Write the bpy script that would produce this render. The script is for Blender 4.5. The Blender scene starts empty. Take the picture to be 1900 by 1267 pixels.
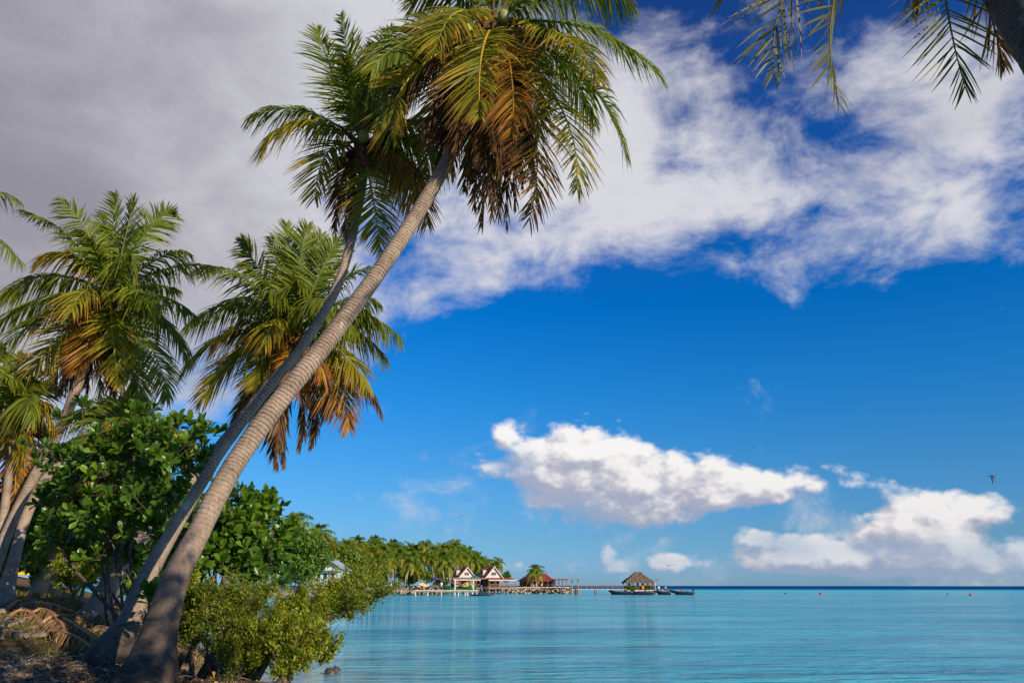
import bpy, math, random
import numpy as np
from mathutils import Vector, Matrix
R = math.radians
SC = bpy.context.scene
COL = SC.collection

# ------------------------------------------------------------------ camera
F = 1900 * 26 / 36                 # focal length in photo pixels
PITCH = math.atan((1086 - 633.5) / F)
EYE = 2.0
cam_d = bpy.data.cameras.new('camera'); cam = bpy.data.objects.new('camera', cam_d); COL.objects.link(cam)
cam_d.lens = 26; cam_d.sensor_width = 36; cam_d.sensor_fit = 'HORIZONTAL'; cam_d.clip_start = 0.05; cam_d.clip_end = 200000
cam.location = (0, 0, EYE); cam.rotation_euler = (R(90) + PITCH, R(-0.05), 0)
SC.camera = cam
CP, SP = math.cos(PITCH), math.sin(PITCH)

def ray(px, py):
    x = (px - 950) / F; y = (633.5 - py) / F
    return np.array([x, CP - y * SP, SP + y * CP])
def P(px, py, Y):                  # world point seen at photo pixel (px, py), at distance Y
    d = ray(px, py); return np.array([0, 0, EYE]) + d * (Y / d[1])
def axd(p):                        # distance along the optical axis
    return p[1] * CP + (p[2] - EYE) * SP
def YW(py):                        # distance of the water surface seen at row py
    d = ray(950, py); return -EYE / d[2] * d[1]
def azel(px, py):
    d = ray(px, py); d = d / np.linalg.norm(d)
    return math.degrees(math.atan2(d[0], d[1])), math.degrees(math.asin(d[2]))

# ------------------------------------------------------------------ exposure
SC.view_settings.view_transform = 'Standard'; SC.view_settings.look = 'None'
SC.view_settings.gamma = 1; SC.view_settings.exposure = 0.3
SC.render.engine = 'CYCLES'
SC.cycles.max_bounces = 6; SC.cycles.transparent_max_bounces = 8

# ------------------------------------------------------------------ node mini language
class S:
    def __init__(s, nt, sock): s.nt = nt; s.k = sock
    def _m(s, op, *a, clamp=False):
        n = s.nt.nodes.new('ShaderNodeMath'); n.operation = op; n.use_clamp = clamp
        for i, v in enumerate((s,) + a):
            if isinstance(v, S): s.nt.links.new(v.k, n.inputs[i])
            else: n.inputs[i].default_value = v
        return S(s.nt, n.outputs[0])
    def __add__(s, o): return s._m('ADD', o)
    def __radd__(s, o): return s._m('ADD', o)
    def __sub__(s, o): return s._m('SUBTRACT', o)
    def __rsub__(s, o): return (s * -1.0) + o
    def __mul__(s, o): return s._m('MULTIPLY', o)
    def __rmul__(s, o): return s._m('MULTIPLY', o)
    def __truediv__(s, o): return s._m('DIVIDE', o)
    def mx(s, o): return s._m('MAXIMUM', o)
    def mn(s, o): return s._m('MINIMUM', o)
    def clamp(s): return s._m('ADD', 0.0, clamp=True)
    def pow(s, o): return s._m('POWER', o)
    def step(s, a, b, lo=0.0, hi=1.0):      # smoothstep from a to b
        n = s.nt.nodes.new('ShaderNodeMapRange'); n.interpolation_type = 'SMOOTHSTEP'
        s.nt.links.new(s.k, n.inputs[0]); n.inputs[1].default_value = a; n.inputs[2].default_value = b
        n.inputs[3].default_value = lo; n.inputs[4].default_value = hi
        return S(s.nt, n.outputs[0])
    def lin(s, a, b, lo=0.0, hi=1.0):
        n = s.nt.nodes.new('ShaderNodeMapRange'); s.nt.links.new(s.k, n.inputs[0])
        for i, v in enumerate((a, b, lo, hi)): n.inputs[i + 1].default_value = v
        return S(s.nt, n.outputs[0])
def put(nt, sock, v):
    if isinstance(v, S): nt.links.new(v.k, sock)
    elif isinstance(v, (tuple, list)): sock.default_value = tuple(v) if len(v) != 3 or sock.type == 'VECTOR' else tuple(v) + (1,)
    else: sock.default_value = v
def noise(nt, vec, scale, detail=4, rough=0.5, dist=0.0, lac=2.0, ntype='FBM', norm=True):
    n = nt.nodes.new('ShaderNodeTexNoise'); n.noise_dimensions = '3D'
    n.noise_type = ntype; n.normalize = norm
    if vec is not None: nt.links.new(vec.k, n.inputs['Vector'])
    n.inputs['Scale'].default_value = scale; n.inputs['Detail'].default_value = detail
    n.inputs['Roughness'].default_value = rough; n.inputs['Distortion'].default_value = dist
    n.inputs['Lacunarity'].default_value = lac
    return S(nt, n.outputs['Fac'])
def voro(nt, vec, scale, feature='F1', detail=0.0, rough=0.5, smooth=0.5, out='Distance', rnd=1.0):
    n = nt.nodes.new('ShaderNodeTexVoronoi'); n.feature = feature
    nt.links.new(vec.k, n.inputs['Vector']); n.inputs['Scale'].default_value = scale
    n.inputs['Detail'].default_value = detail; n.inputs['Roughness'].default_value = rough
    n.inputs['Randomness'].default_value = rnd
    if feature == 'SMOOTH_F1': n.inputs['Smoothness'].default_value = smooth
    return S(nt, n.outputs[out])
def vmath(nt, op, a, b=None, scale=None, out=0):
    n = nt.nodes.new('ShaderNodeVectorMath'); n.operation = op
    put(nt, n.inputs[0], a)
    if b is not None: put(nt, n.inputs[1], b)
    if scale is not None: put(nt, n.inputs['Scale'], scale)
    return S(nt, n.outputs[out])
def mapping(nt, vec, loc=(0, 0, 0), rot=(0, 0, 0), sc=(1, 1, 1), typ='POINT'):
    n = nt.nodes.new('ShaderNodeMapping'); n.vector_type = typ
    nt.links.new(vec.k, n.inputs[0]); n.inputs[1].default_value = loc; n.inputs[2].default_value = rot; n.inputs[3].default_value = sc
    return S(nt, n.outputs[0])
def mix(nt, fac, a, b, mode='MIX'):
    n = nt.nodes.new('ShaderNodeMix'); n.data_type = 'RGBA'; n.blend_type = mode; n.clamp_factor = True
    put(nt, n.inputs[0], fac); put(nt, n.inputs[6], a); put(nt, n.inputs[7], b)
    return S(nt, n.outputs[2])
def ramp(nt, fac, stops):
    n = nt.nodes.new('ShaderNodeValToRGB'); nt.links.new(fac.k, n.inputs[0])
    e = n.color_ramp.elements
    while len(e) > 1: e.remove(e[-1])
    e[0].position = stops[0][0]; e[0].color = tuple(stops[0][1]) + (1,)
    for p, c in stops[1:]:
        x = e.new(p); x.color = tuple(c) + (1,)
    return S(nt, n.outputs[0])
def comb(nt, x, y, z):
    n = nt.nodes.new('ShaderNodeCombineXYZ')
    for i, v in enumerate((x, y, z)): put(nt, n.inputs[i], v)
    return S(nt, n.outputs[0])
def sep(nt, v):
    n = nt.nodes.new('ShaderNodeSeparateXYZ'); nt.links.new(v.k, n.inputs[0])
    return [S(nt, n.outputs[i]) for i in range(3)]
def srgb(r, g, b):
    f = lambda c: (c / 255 / 12.92) if c / 255 <= .04045 else ((c / 255 + .055) / 1.055) ** 2.4
    return (f(r), f(g), f(b))

# ------------------------------------------------------------------ sun
SUN = Vector((0.68, -0.66, 0.36)).normalized()
sl = bpy.data.lights.new('sun', 'SUN'); so = bpy.data.objects.new('sun', sl); COL.objects.link(so)
sl.energy = 5.0; sl.angle = R(0.6); sl.color = (1.0, 0.86, 0.66)
so.rotation_euler = SUN.to_track_quat('Z', 'Y').to_euler(); so.location = SUN * 60

# ------------------------------------------------------------------ world: Nishita sky and clouds laid out by compass direction and elevation
world = bpy.data.worlds.new('World'); SC.world = world; world.use_nodes = True
nt = world.node_tree; nt.nodes.clear()
out = nt.nodes.new('ShaderNodeOutputWorld'); bg = nt.nodes.new('ShaderNodeBackground'); nt.links.new(bg.outputs[0], out.inputs[0])
sky = nt.nodes.new('ShaderNodeTexSky'); sky.sky_type = 'NISHITA'; sky.sun_disc = False
sky.sun_elevation = math.asin(SUN.z); sky.sun_rotation = math.atan2(SUN.x, SUN.y)
sky.altitude = 0; sky.air_density = 1.0; sky.dust_density = 0.35; sky.ozone_density = 3.0
tc = nt.nodes.new('ShaderNodeTexCoord'); DIR = vmath(nt, 'NORMALIZE', S(nt, tc.outputs['Generated']))
dx, dy, dz = sep(nt, DIR)
AZ = dx._m('ARCTAN2', dy) * (180 / math.pi); EL = dz._m('ARCSINE') * (180 / math.pi)
Q = comb(nt, AZ, EL, 0.0)
def blob(q, px, py, rx, ry, rot=0, w=1.0, soft=1.0):
    a, e = azel(px, py)
    k = 1 / 23.9 / 1.0
    m = mapping(nt, q, (a, e, 0), (0, 0, R(-rot)), (rx * k, ry * k, 1), 'TEXTURE')
    l = vmath(nt, 'LENGTH', m, out=1)
    return l.step(0.0 + (1 - soft), 1.0 + 0.0, w, 0.0)
def after(v, s_):                  # makes v wait for s_, which keeps the shader's stack small
    return v if s_ is None else vmath(v.nt, 'ADD', v, comb(v.nt, s_ * 1e-7, 0.0, 0.0))
def total(q, lst):
    t = None
    for b in lst:
        s_ = blob(after(q, t), *b); t = s_ if t is None else t + s_
    return t
# high broken deck
warp = noise(nt, DIR, 3.0, 3, .5)
P3 = vmath(nt, 'MULTIPLY', DIR, (1, 1, 1.35))
deck = total(Q, [(-120, 200, 1000, 760, 0, 1.25), (560, 60, 820, 640, 0, 1.25), (1040, 250, 430, 330, 14, .95), (130, 620, 560, 320, 0, .8), (480, 480, 380, 220, 20, .6),
                 (1330, 400, 420, 170, 8, .55), (1120, 400, 300, 130, 5, .3), (1270, 60, 240, 160, 0, .35), (1790, 230, 260, 120, 0, .38), (1760, 400, 320, 150, 5, .42), (1700, 60, 500, 130, 0, .22),
                 (770, 560, 100, 70, 30, .36), (1400, 530, 300, 60, 8, .08), (820, 640, 260, 110, -10, -.30), (1390, 560, 120, 60, 0, -.25), (1520, 610, 60, 30, 0, .3), (1600, 240, 560, 340, 0, .42),
                 (1430, 190, 230, 150, 20, -.34), (1590, 340, 200, 120, 30, -.30), (980, 640, 480, 180, 5, -.5), (480, 880, 330, 150, 0, -.4)])
n1 = noise(nt, mapping(nt, P3, (3, 1, 2)), 3.2, 9, .56, .25)
n2 = noise(nt, mapping(nt, P3, (7, 4, 1)), 9.0, 7, .6, .35)
n2b = noise(nt, mapping(nt, P3, (2, 8, 3), sc=(1, 1, 1.7)), 24.0, 5, .6, .6)
fld = deck + (n1 - .5) * 2.3 + (n2 - .5) * 2.3 + (n2b - .5) * .45
a1 = fld.step(.12, 1.12)
# light and dark in the deck: thick parts grey underneath, thin edges white
a1s = a1
P3 = after(P3, a1)
n3 = noise(nt, mapping(nt, P3, (1, 9, 5)), 2.6, 5, .5, .5)
n3b = noise(nt, mapping(nt, P3, (5, 2, 8)), 7.5, 6, .55, .6)
grey = total(after(Q, n3b * n3), [(-150, 250, 1050, 800, 0, 1.0), (560, 0, 600, 400, 0, .10), (1100, 80, 300, 160, 0, .22), (1700, 230, 260, 120, 0, .35), (120, 130, 240, 160, 0, -.12), (400, 620, 500, 160, 0, .12)])
shade = (grey * .95 + (n3 - .5) * .9 + (n3b - .5) * .8 + (n2 - .5) * .5).step(-.15, 1.15)
c1 = ramp(nt, shade, [(0, srgb(216, 216, 223)), (.25, srgb(202, 202, 211)), (.5, srgb(186, 185, 194)), (.75, srgb(168, 167, 178)), (1, srgb(146, 144, 157))])
# low cumulus
CUM = [(1460, 962, 150, 22, 4, -1.1), (1330, 985, 60, 26, 0, -.7), (1600, 925, 60, 24, 0, -.4), (1010, 800, 60, 20, 0, -.25),
       (935, 798, 44, 36, 30, .95), (1000, 850, 145, 86, 4, 1.05), (1095, 850, 140, 112, 0, 1.2), (1230, 886, 185, 104, 4, 1.2), (1380, 904, 160, 76, 2, 1.05), (1455, 905, 90, 50, 2, .65), (1180, 930, 190, 56, 3, .7), (940, 880, 150, 52, 6, .62),
       (1432, 1002, 115, 46, 6, .95), (1500, 1034, 140, 44, 6, .8), (1355, 1000, 60, 50, 0, .55), (1640, 990, 140, 74, 4, 1.1), (1720, 985, 100, 74, 6, .9), (1830, 1000, 190, 70, 4, .9), (1760, 1045, 280, 40, 2, .75), (1560, 1052, 280, 30, 2, .5),
       (1130, 1030, 38, 44, 0, .8), (1240, 1035, 50, 36, 0, .75), (1200, 968, 110, 26, 3, .62), (1560, 872, 90, 46, 10, .62), (1625, 892, 60, 30, 10, .56), (1755, 925, 100, 40, 10, .78), (1870, 940, 60, 30, 0, .5), (920, 1052, 160, 20, 0, .5),
       (1790, 872, 70, 14, 0, .4), (1280, 1052, 250, 28, 0, .68), (1050, 1045, 200, 32, 0, .6),
       (700, 928, 150, 24, 2, .68), (1060, 972, 130, 46, 3, .74), (1000, 940, 60, 25, 0, .5), (625, 970, 44, 24, 0, .6), (1010, 1005, 44, 22, 0, .6), (770, 1000, 160, 26, 0, .2)]
def cum(q, d3):
    b = total(q, [(x, y, a * 1.26, c * 1.26, r_, w) for x, y, a, c, r_, w in CUM])
    v = voro(nt, d3, 21.0, 'F1', 2.5, .55)
    n = noise(nt, d3, 30.0, 7, .66, .35)
    return b + (0.40 - v) * .70 + (n - .5) * 1.0
Q = after(Q, shade); DIR = after(DIR, shade)
d3 = vmath(nt, 'MULTIPLY', DIR, (1, 1, 1.5))
d3w = vmath(nt, 'ADD', d3, vmath(nt, 'SCALE', DIR, scale=warp * .12))
f0 = cum(Q, d3w)
off = (0.012, 0.0, 0.021)
Q2 = vmath(nt, 'ADD', after(Q, f0), (.75, 1.0, 0)); d32 = vmath(nt, 'ADD', after(d3w, f0), off)
f1 = cum(Q2, d32)
a2 = f0.step(.33, .98)
lit = (f0.mn(1.9) - f1.mn(1.9)).step(-.42, .62)
edge = f0.step(.5, 1.4)
c2 = ramp(nt, (lit * .75 + EL.lin(1, 12, 0, .25) + .06), [(0, srgb(146, 158, 186)), (.3, srgb(178, 181, 198)), (.55, srgb(205, 203, 211)), (.8, srgb(232, 229, 230)), (1, srgb(250, 247, 243))])
# small grey-violet scraps stay thin and dim
scr = total(after(Q, lit), [(700, 930, 150, 34, 0, .9), (1060, 970, 130, 60, 0, .8), (625, 970, 60, 40, 0, .8), (1010, 1005, 60, 30, 0, .8), (1100, 1045, 280, 40, 0, .5), (940, 870, 90, 60, 0, .5), (1450,1010,120,40,10,.6), (1640,1020,120,30,8,.5),(1850,1030,160,40,8,.5)]).clamp()
c2 = mix(nt, scr * .75, c2, srgb(140, 164, 200))
a2 = a2 * (1.0 - scr * .35)
skc = S(nt, sky.outputs[0])
TS = []
for py, tgt, nis in ((1100, (126, 172, 200), (197, 199, 173)), (1060, (122, 173, 205), (197, 199, 173)), (1000, (112, 172, 211), (184, 205, 199)), (875, (76, 158, 220), (149, 182, 204)), (730, (34, 134, 212), (117, 151, 185)),
                     (570, (2, 110, 197), (99, 130, 167)), (400, (14, 92, 176), (85, 114, 150)), (180, (24, 74, 148), (76, 102, 137)), (0, (22, 62, 130), (69, 94, 128))):
    e = azel(1100, py)[1]; a, b = srgb(*tgt), srgb(*nis)
    TS.append(((e + 1) / 46, tuple(x / y / 3 for x, y in zip(a, b))))
tint = vmath(nt, 'SCALE', ramp(nt, EL.lin(-1, 45), TS), scale=3.0)
skc = mix(nt, 1.0, skc, tint, 'MULTIPLY')
CS = 1 / 0.1
cc1 = vmath(nt, 'SCALE', c1, scale=CS); cc2 = vmath(nt, 'SCALE', c2, scale=CS)
hzc = vmath(nt, 'SCALE', S(nt, comb(nt, *srgb(140, 172, 200)).k), scale=CS)
allc = mix(nt, a1, skc, cc1); allc = mix(nt, a2 * .97, allc, cc2)
allc = mix(nt, EL.step(-.2, 3.0, .35, 0.0), allc, hzc)
nt.links.new(allc.k, bg.inputs['Color']); bg.inputs['Strength'].default_value = 0.0815
world.cycles.sampling_method = 'MANUAL'; world.cycles.sample_map_resolution = 256
# ------------------------------------------------------------------ mesh helpers
rng = np.random.default_rng(7)
MATS = {}
def newmat(name):
    m = bpy.data.materials.new(name); m.use_nodes = True; m.node_tree.nodes.clear(); MATS[name] = m; return m, m.node_tree
def principled(nt, col, rough=.6, spec=.4, metal=0.0):
    n = nt.nodes.new('ShaderNodeBsdfPrincipled'); put(nt, n.inputs['Base Color'], col); put(nt, n.inputs['Roughness'], rough)
    n.inputs['Specular IOR Level'].default_value = spec; n.inputs['Metallic'].default_value = metal; return n
def finish(nt, sh, bump=None, strength=.5, dist=.02, bsdf=None):
    o = nt.nodes.new('ShaderNodeOutputMaterial'); nt.links.new(sh, o.inputs[0])
    if bump is not None:
        b = nt.nodes.new('ShaderNodeBump'); put(nt, b.inputs['Strength'], strength); b.inputs['Distance'].default_value = dist
        nt.links.new(bump.k, b.inputs['Height']); nt.links.new(b.outputs[0], bsdf.inputs['Normal']); return b
def objco(nt): return S(nt, nt.nodes.new('ShaderNodeTexCoord').outputs['Object'])
def wco(nt): return S(nt, nt.nodes.new('ShaderNodeNewGeometry').outputs['Position'])
def attr(nt, name, out='Color'):
    n = nt.nodes.new('ShaderNodeAttribute'); n.attribute_name = name; return S(nt, n.outputs[out])
def island(nt): return S(nt, nt.nodes.new('ShaderNodeNewGeometry').outputs['Random Per Island'])

def plain(name, col, rough=.6, spec=.3, metal=0, var=.25, scale=6.0, bump=.3, stretch=(1, 1, 1), dist=.02):
    m, nt = newmat(name); v = mapping(nt, objco(nt), sc=stretch)
    n = noise(nt, v, scale, 6, .6)
    c = mix(nt, n.step(.3, .7), tuple(x * (1 - var) for x in col), tuple(min(1, x * (1 + var)) for x in col))
    b = principled(nt, c, rough, spec, metal); finish(nt, b.outputs[0], n, bump, dist, b); return m

def link(o, parent=None):
    COL.objects.link(o)
    if parent is not None: o.parent = parent
    return o
def tag(o, label=None, cat=None, group=None, kind=None):
    if label: o['label'] = label
    if cat: o['category'] = cat
    if group: o['group'] = group
    if kind: o['kind'] = kind
    return o
def empty(name, loc, label=None, cat=None, group=None, rz=0):
    o = bpy.data.objects.new(name, None); COL.objects.link(o); o.location = tuple(loc); o.rotation_euler = (0, 0, rz)
    o.empty_display_size = .2
    return tag(o, label, cat, group)

class MB:                       # collects shapes and links them as ONE mesh object
    def __init__(s): s.v = []; s.q = []; s.c = []; s.n = 0; s.mi = []
    def add(s, V, Fc, C=None, mi=0):
        V = np.asarray(V, float).reshape(-1, 3); s.v.append(V)
        for f in Fc: s.q.append(tuple(int(i) + s.n for i in f)); s.mi.append(mi)
        s.c.append(np.tile((1, 1, 1), (len(V), 1)) if C is None else (np.tile(C, (len(V), 1)) if np.ndim(C) == 1 else np.asarray(C)))
        s.n += len(V); return s
    def box(s, c, size, rz=0, mi=0, tilt=0, C=None):
        x, y, z = [k / 2 for k in size]; V = np.array([(a * x, b * y, d * z) for d in (-1, 1) for b in (-1, 1) for a in (-1, 1)])
        if tilt: ct, st = math.cos(tilt), math.sin(tilt); V = V @ np.array([[1, 0, 0], [0, ct, -st], [0, st, ct]]).T
        cz, sz = math.cos(rz), math.sin(rz); V = V @ np.array([[cz, -sz, 0], [sz, cz, 0], [0, 0, 1]]).T
        return s.add(V + np.array(c), [(0, 2, 3, 1), (4, 5, 7, 6), (0, 1, 5, 4), (2, 6, 7, 3), (0, 4, 6, 2), (1, 3, 7, 5)], C, mi)
    def prism(s, poly, d, mi=0):          # polygon (list of 3-D points) pushed along d
        p = np.array(poly, float); n = len(p); V = np.vstack([p, p + np.array(d)])
        return s.add(V, [tuple(range(n))[::-1], tuple(range(n, 2 * n))] + [(i, (i + 1) % n, n + (i + 1) % n, n + i) for i in range(n)], None, mi)
    def tube(s, pts, rad, n=8, cap=True, C=None, mi=0, jit=None):
        pts = np.array(pts, float); m = len(pts); rad = np.broadcast_to(rad, (m,))
        T = np.gradient(pts, axis=0) if m > 2 else np.tile(pts[1] - pts[0], (m, 1)); T /= np.linalg.norm(T, axis=1)[:, None] + 1e-9
        ref = np.array([0, 0, 1.]) if abs(T[0][2]) < .9 else np.array([1., 0, 0])
        V = []
        for i in range(m):
            a = np.cross(T[i], ref); a /= np.linalg.norm(a) + 1e-9; b = np.cross(a, T[i]); ref = b
            th = np.linspace(0, 2 * np.pi, n, endpoint=False)
            r = rad[i] * (1 if jit is None else jit[i])
            V.append(pts[i] + (np.cos(th)[:, None] * a + np.sin(th)[:, None] * b) * np.reshape(r, (-1, 1)))
        V = np.vstack(V)
        Fc = [(i * n + j, i * n + (j + 1) % n, (i + 1) * n + (j + 1) % n, (i + 1) * n + j) for i in range(m - 1) for j in range(n)]
        if cap: Fc += [tuple(range(n))[::-1], tuple(range((m - 1) * n, m * n))]
        if C is not None and np.ndim(C) == 2: C = np.repeat(C, n, axis=0)
        return s.add(V, Fc, C, mi)
    def ball(s, c, r, n=10, mi=0, C=None, jit=0):
        r = np.broadcast_to(r, (3,)); m = n // 2 + 1; V = [(0, 0, -1)]
        for i in range(1, m):
            ph = -np.pi / 2 + np.pi * i / m
            for j in range(n): V.append((math.cos(ph) * math.cos(2 * np.pi * j / n), math.cos(ph) * math.sin(2 * np.pi * j / n), math.sin(ph)))
        V.append((0, 0, 1)); V = np.array(V)
        if jit: V = V * (1 + rng.normal(0, jit, (len(V), 1)))
        L = len(V) - 1
        Fc = [(0, 1 + (j + 1) % n, 1 + j) for j in range(n)] + [(L, 1 + (m - 2) * n + j, 1 + (m - 2) * n + (j + 1) % n) for j in range(n)]
        Fc += [(1 + i * n + j, 1 + i * n + (j + 1) % n, 1 + (i + 1) * n + (j + 1) % n, 1 + (i + 1) * n + j) for i in range(m - 2) for j in range(n)]
        return s.add(V * r + np.array(c), Fc, C, mi)
    def build(s, name, mats, parent=None, smooth=False, base=None, color=False):
        V = np.vstack(s.v)
        if base is not None: V = V - np.array(base)
        me = bpy.data.meshes.new(name); me.from_pydata(V.tolist(), [], s.q)
        for m in (mats if isinstance(mats, (list, tuple)) else [mats]): me.materials.append(MATS[m] if isinstance(m, str) else m)
        if color:
            a = me.color_attributes.new('tone', 'FLOAT_COLOR', 'POINT'); C = np.vstack(s.c); a.data.foreach_set('color', np.hstack([C, np.ones((len(C), 1))]).ravel().astype(np.float32))
        if smooth: me.polygons.foreach_set('use_smooth', [True] * len(me.polygons))
        if any(s.mi): me.polygons.foreach_set('material_index', s.mi)
        me.update(); o = bpy.data.objects.new(name, me); return link(o, parent)

def cr(pts, n):                 # Catmull-Rom through the rows of pts, n samples
    pts = np.array(pts, float); k = len(pts); P_ = np.vstack([2 * pts[0] - pts[1], pts, 2 * pts[-1] - pts[-2]])
    u = np.linspace(0, k - 1 - 1e-6, n); i = u.astype(int); t = (u - i)[:, None]
    a, b, c, d = P_[i], P_[i + 1], P_[i + 2], P_[i + 3]
    return .5 * ((2 * b) + (-a + c) * t + (2 * a - 5 * b + 4 * c - d) * t ** 2 + (-a + 3 * b - 3 * c + d) * t ** 3)
def unit(v): return v / (np.linalg.norm(v, axis=-1, keepdims=True) + 1e-9)

def mesh_np(name, V, quads, mat, parent=None, col=None, smooth=False):     # fast path: all faces quads
    me = bpy.data.meshes.new(name); V = np.ascontiguousarray(V, np.float32); quads = np.ascontiguousarray(quads, np.int32)
    me.vertices.add(len(V)); me.vertices.foreach_set('co', V.ravel())
    me.loops.add(quads.size); me.loops.foreach_set('vertex_index', quads.ravel())
    me.polygons.add(len(quads)); me.polygons.foreach_set('loop_start', np.arange(0, quads.size, 4, dtype=np.int32))
    try: me.polygons.foreach_set('loop_total', np.full(len(quads), 4, np.int32))
    except Exception: pass
    me.update(calc_edges=True)
    if col is not None:
        a = me.color_attributes.new('tone', 'FLOAT_COLOR', 'POINT'); a.data.foreach_set('color', np.hstack([col, np.ones((len(col), 1))]).ravel().astype(np.float32))
    if smooth: me.polygons.foreach_set('use_smooth', np.ones(len(quads), bool))
    me.materials.append(MATS[mat]); me.update()
    return link(bpy.data.objects.new(name, me), parent)

# ------------------------------------------------------------------ materials
def leafmat(name, stops, trans=.35, rough=.42, spec=.45, tone=False, tcol=1.6):
    m, nt = newmat(name)
    if tone:
        c = attr(nt, 'tone'); n = noise(nt, objco(nt), 1.3, 3); c = mix(nt, 1.0, c, ramp(nt, (island(nt) * .7 + n * .5), [(0, (.65, .62, .45)), (.5, (1.2, 1.15, .9)), (1, (1.8, 1.55, 1.0))]), 'MULTIPLY')
    else:
        n = noise(nt, objco(nt), .9, 3); c = ramp(nt, island(nt) * .75 + (n - .5) * .9 + .12, stops)
    b = principled(nt, c, rough, spec); t = nt.nodes.new('ShaderNodeBsdfTranslucent')
    tc_ = mix(nt, 1.0, c, (tcol, tcol * 1.05, tcol * .5), 'MULTIPLY'); nt.links.new(tc_.k, t.inputs[0])
    mx = nt.nodes.new('ShaderNodeMixShader'); mx.inputs[0].default_value = trans
    nt.links.new(b.outputs[0], mx.inputs[1]); nt.links.new(t.outputs[0], mx.inputs[2]); finish(nt, mx.outputs[0]); return m
leafmat('palm_leaf', None, .40, .46, .32, tone=True)
leafmat('broad_leaf', [(0, (.028, .07, .008)), (.35, (.055, .125, .012)), (.7, (.10, .19, .016)), (.93, (.20, .27, .02)), (1, (.5, .36, .02))], .38, .34, .45)
leafmat('fine_leaf', [(0, (.055, .09, .008)), (.4, (.16, .21, .012)), (.8, (.33, .33, .02)), (1, (.48, .34, .03))], .42, .45, .35)
leafmat('tree_leaf', [(0, (.03, .07, .008)), (.5, (.08, .155, .012)), (.9, (.15, .23, .02)), (1, (.22, .26, .03))], .35, .4, .4)
leafmat('lime_leaf', [(0, (.05, .09, .008)), (.5, (.13, .20, .015)), (.9, (.22, .26, .02)), (1, (.26, .27, .03))], .35, .4, .4)

def trunkmat(name, lo, hi):
    m, nt = newmat(name); co = objco(nt); t = sep(nt, attr(nt, 'tone'))
    L = t[0]                       # metres along the trunk
    w = noise(nt, co, 5.0, 4, .6) * .22 + noise(nt, co, 1.3, 2) * .3
    ph = (L + w * .35) * 17.0; up = L.step(1.6, 4.5); L_ = up
    saw = ph._m('FRACT')
    line = saw.step(.80, .97) * saw.step(.985, 1.0, 1.0, 0.3)
    fib = noise(nt, mapping(nt, co, sc=(26, 26, 3.0)), 1.0, 6, .7)
    grain = noise(nt, co, 34.0, 6, .65)
    patch = noise(nt, co, 2.2, 4, .6)
    base = mix(nt, (fib * .5 + grain * .35 + patch * .5 - .18).step(.2, .75), lo, hi)
    base = mix(nt, line * (up * .75 + .12), base, tuple(x * .35 for x in lo))
    base = mix(nt, t[1], base, mix(nt, noise(nt, co, 13, 6, .7).step(.40, .66), (.022, .016, .012), (.085, .06, .045)))   # darker and mottled towards the foot
    b = principled(nt, mix(nt, noise(nt, co, 3.1, 5, .7, .8).step(.60, .72) * .55, base, (.48, .44, .38)), .85, .2)
    finish(nt, b.outputs[0], (fib * .3 + grain * .6 + patch * .2) - line * (up * .8 + .1), .9, .014, b); return m
trunkmat('palm_bark', (.115, .080, .058), (.37, .28, .21))
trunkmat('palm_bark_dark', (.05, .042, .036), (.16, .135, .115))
plain('bark', (.16, .13, .105), .9, .15, var=.45, scale=9, bump=.9, stretch=(1, 1, .3))
plain('twig', (.10, .075, .055), .9, .15, var=.4, scale=20)
plain('dry_wood', (.23, .18, .145), .9, .1, var=.5, scale=14, bump=.7)
plain('fibre', (.13, .075, .04), .95, .05, var=.5, scale=24, bump=1.0, stretch=(1, 1, .2))
plain('coconut', (.20, .22, .045), .5, .4, var=.35, scale=9)
# ------------------------------------------------------------------ ground and water
SHORE = [(-60, 14), (2, 7), (7, 4.0), (8.4, 1.2), (9.4, -1.6), (10.5, -2.9), (12, -3.9), (14.5, -4.9), (17.5, -5.6), (25, -9.9), (37, -15.8), (60, -28), (100, -52), (140, -80), (400, -260)]
def shore_x(Y): return np.interp(Y, [a for a, b in SHORE], [b for a, b in SHORE])
def vnoise(x, y, s, seed=0):
    x = np.asarray(x) / s + seed * 17.3; y = np.asarray(y) / s + seed * 5.1
    xi = np.floor(x).astype(int); yi = np.floor(y).astype(int); fx = x - xi; fy = y - yi
    h = lambda a, b: ((np.sin(a * 127.1 + b * 311.7 + seed) * 43758.5453) % 1.0)
    fx = fx * fx * (3 - 2 * fx); fy = fy * fy * (3 - 2 * fy)
    return (h(xi, yi) * (1 - fx) + h(xi + 1, yi) * fx) * (1 - fy) + (h(xi, yi + 1) * (1 - fx) + h(xi + 1, yi + 1) * fx) * fy
def ground_z(x, y):
    x = np.asarray(x, float); y = np.asarray(y, float)
    H = np.interp(y, [-60, 0, 6, 8.8, 11, 14, 17, 21, 28, 36, 46, 60, 80, 150, 400], [.5, .5, .8, .92, 1.08, 1.30, 1.50, 1.72, 1.95, 2.25, 2.55, 2.8, 3.1, 3.2, 3.0])
    d = shore_x(y) - x
    k = np.clip(d / (2.4 + np.clip(y - 12, 0, 26) * .3), -1, 1); k = np.where(k > 0, k ** .8, k * .5)
    return H * k + np.where(d > .3, 1, 0) * ((vnoise(x, y, 1.3) - .5) * .13 + (vnoise(x, y, .42, 3) - .5) * .05)
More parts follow.
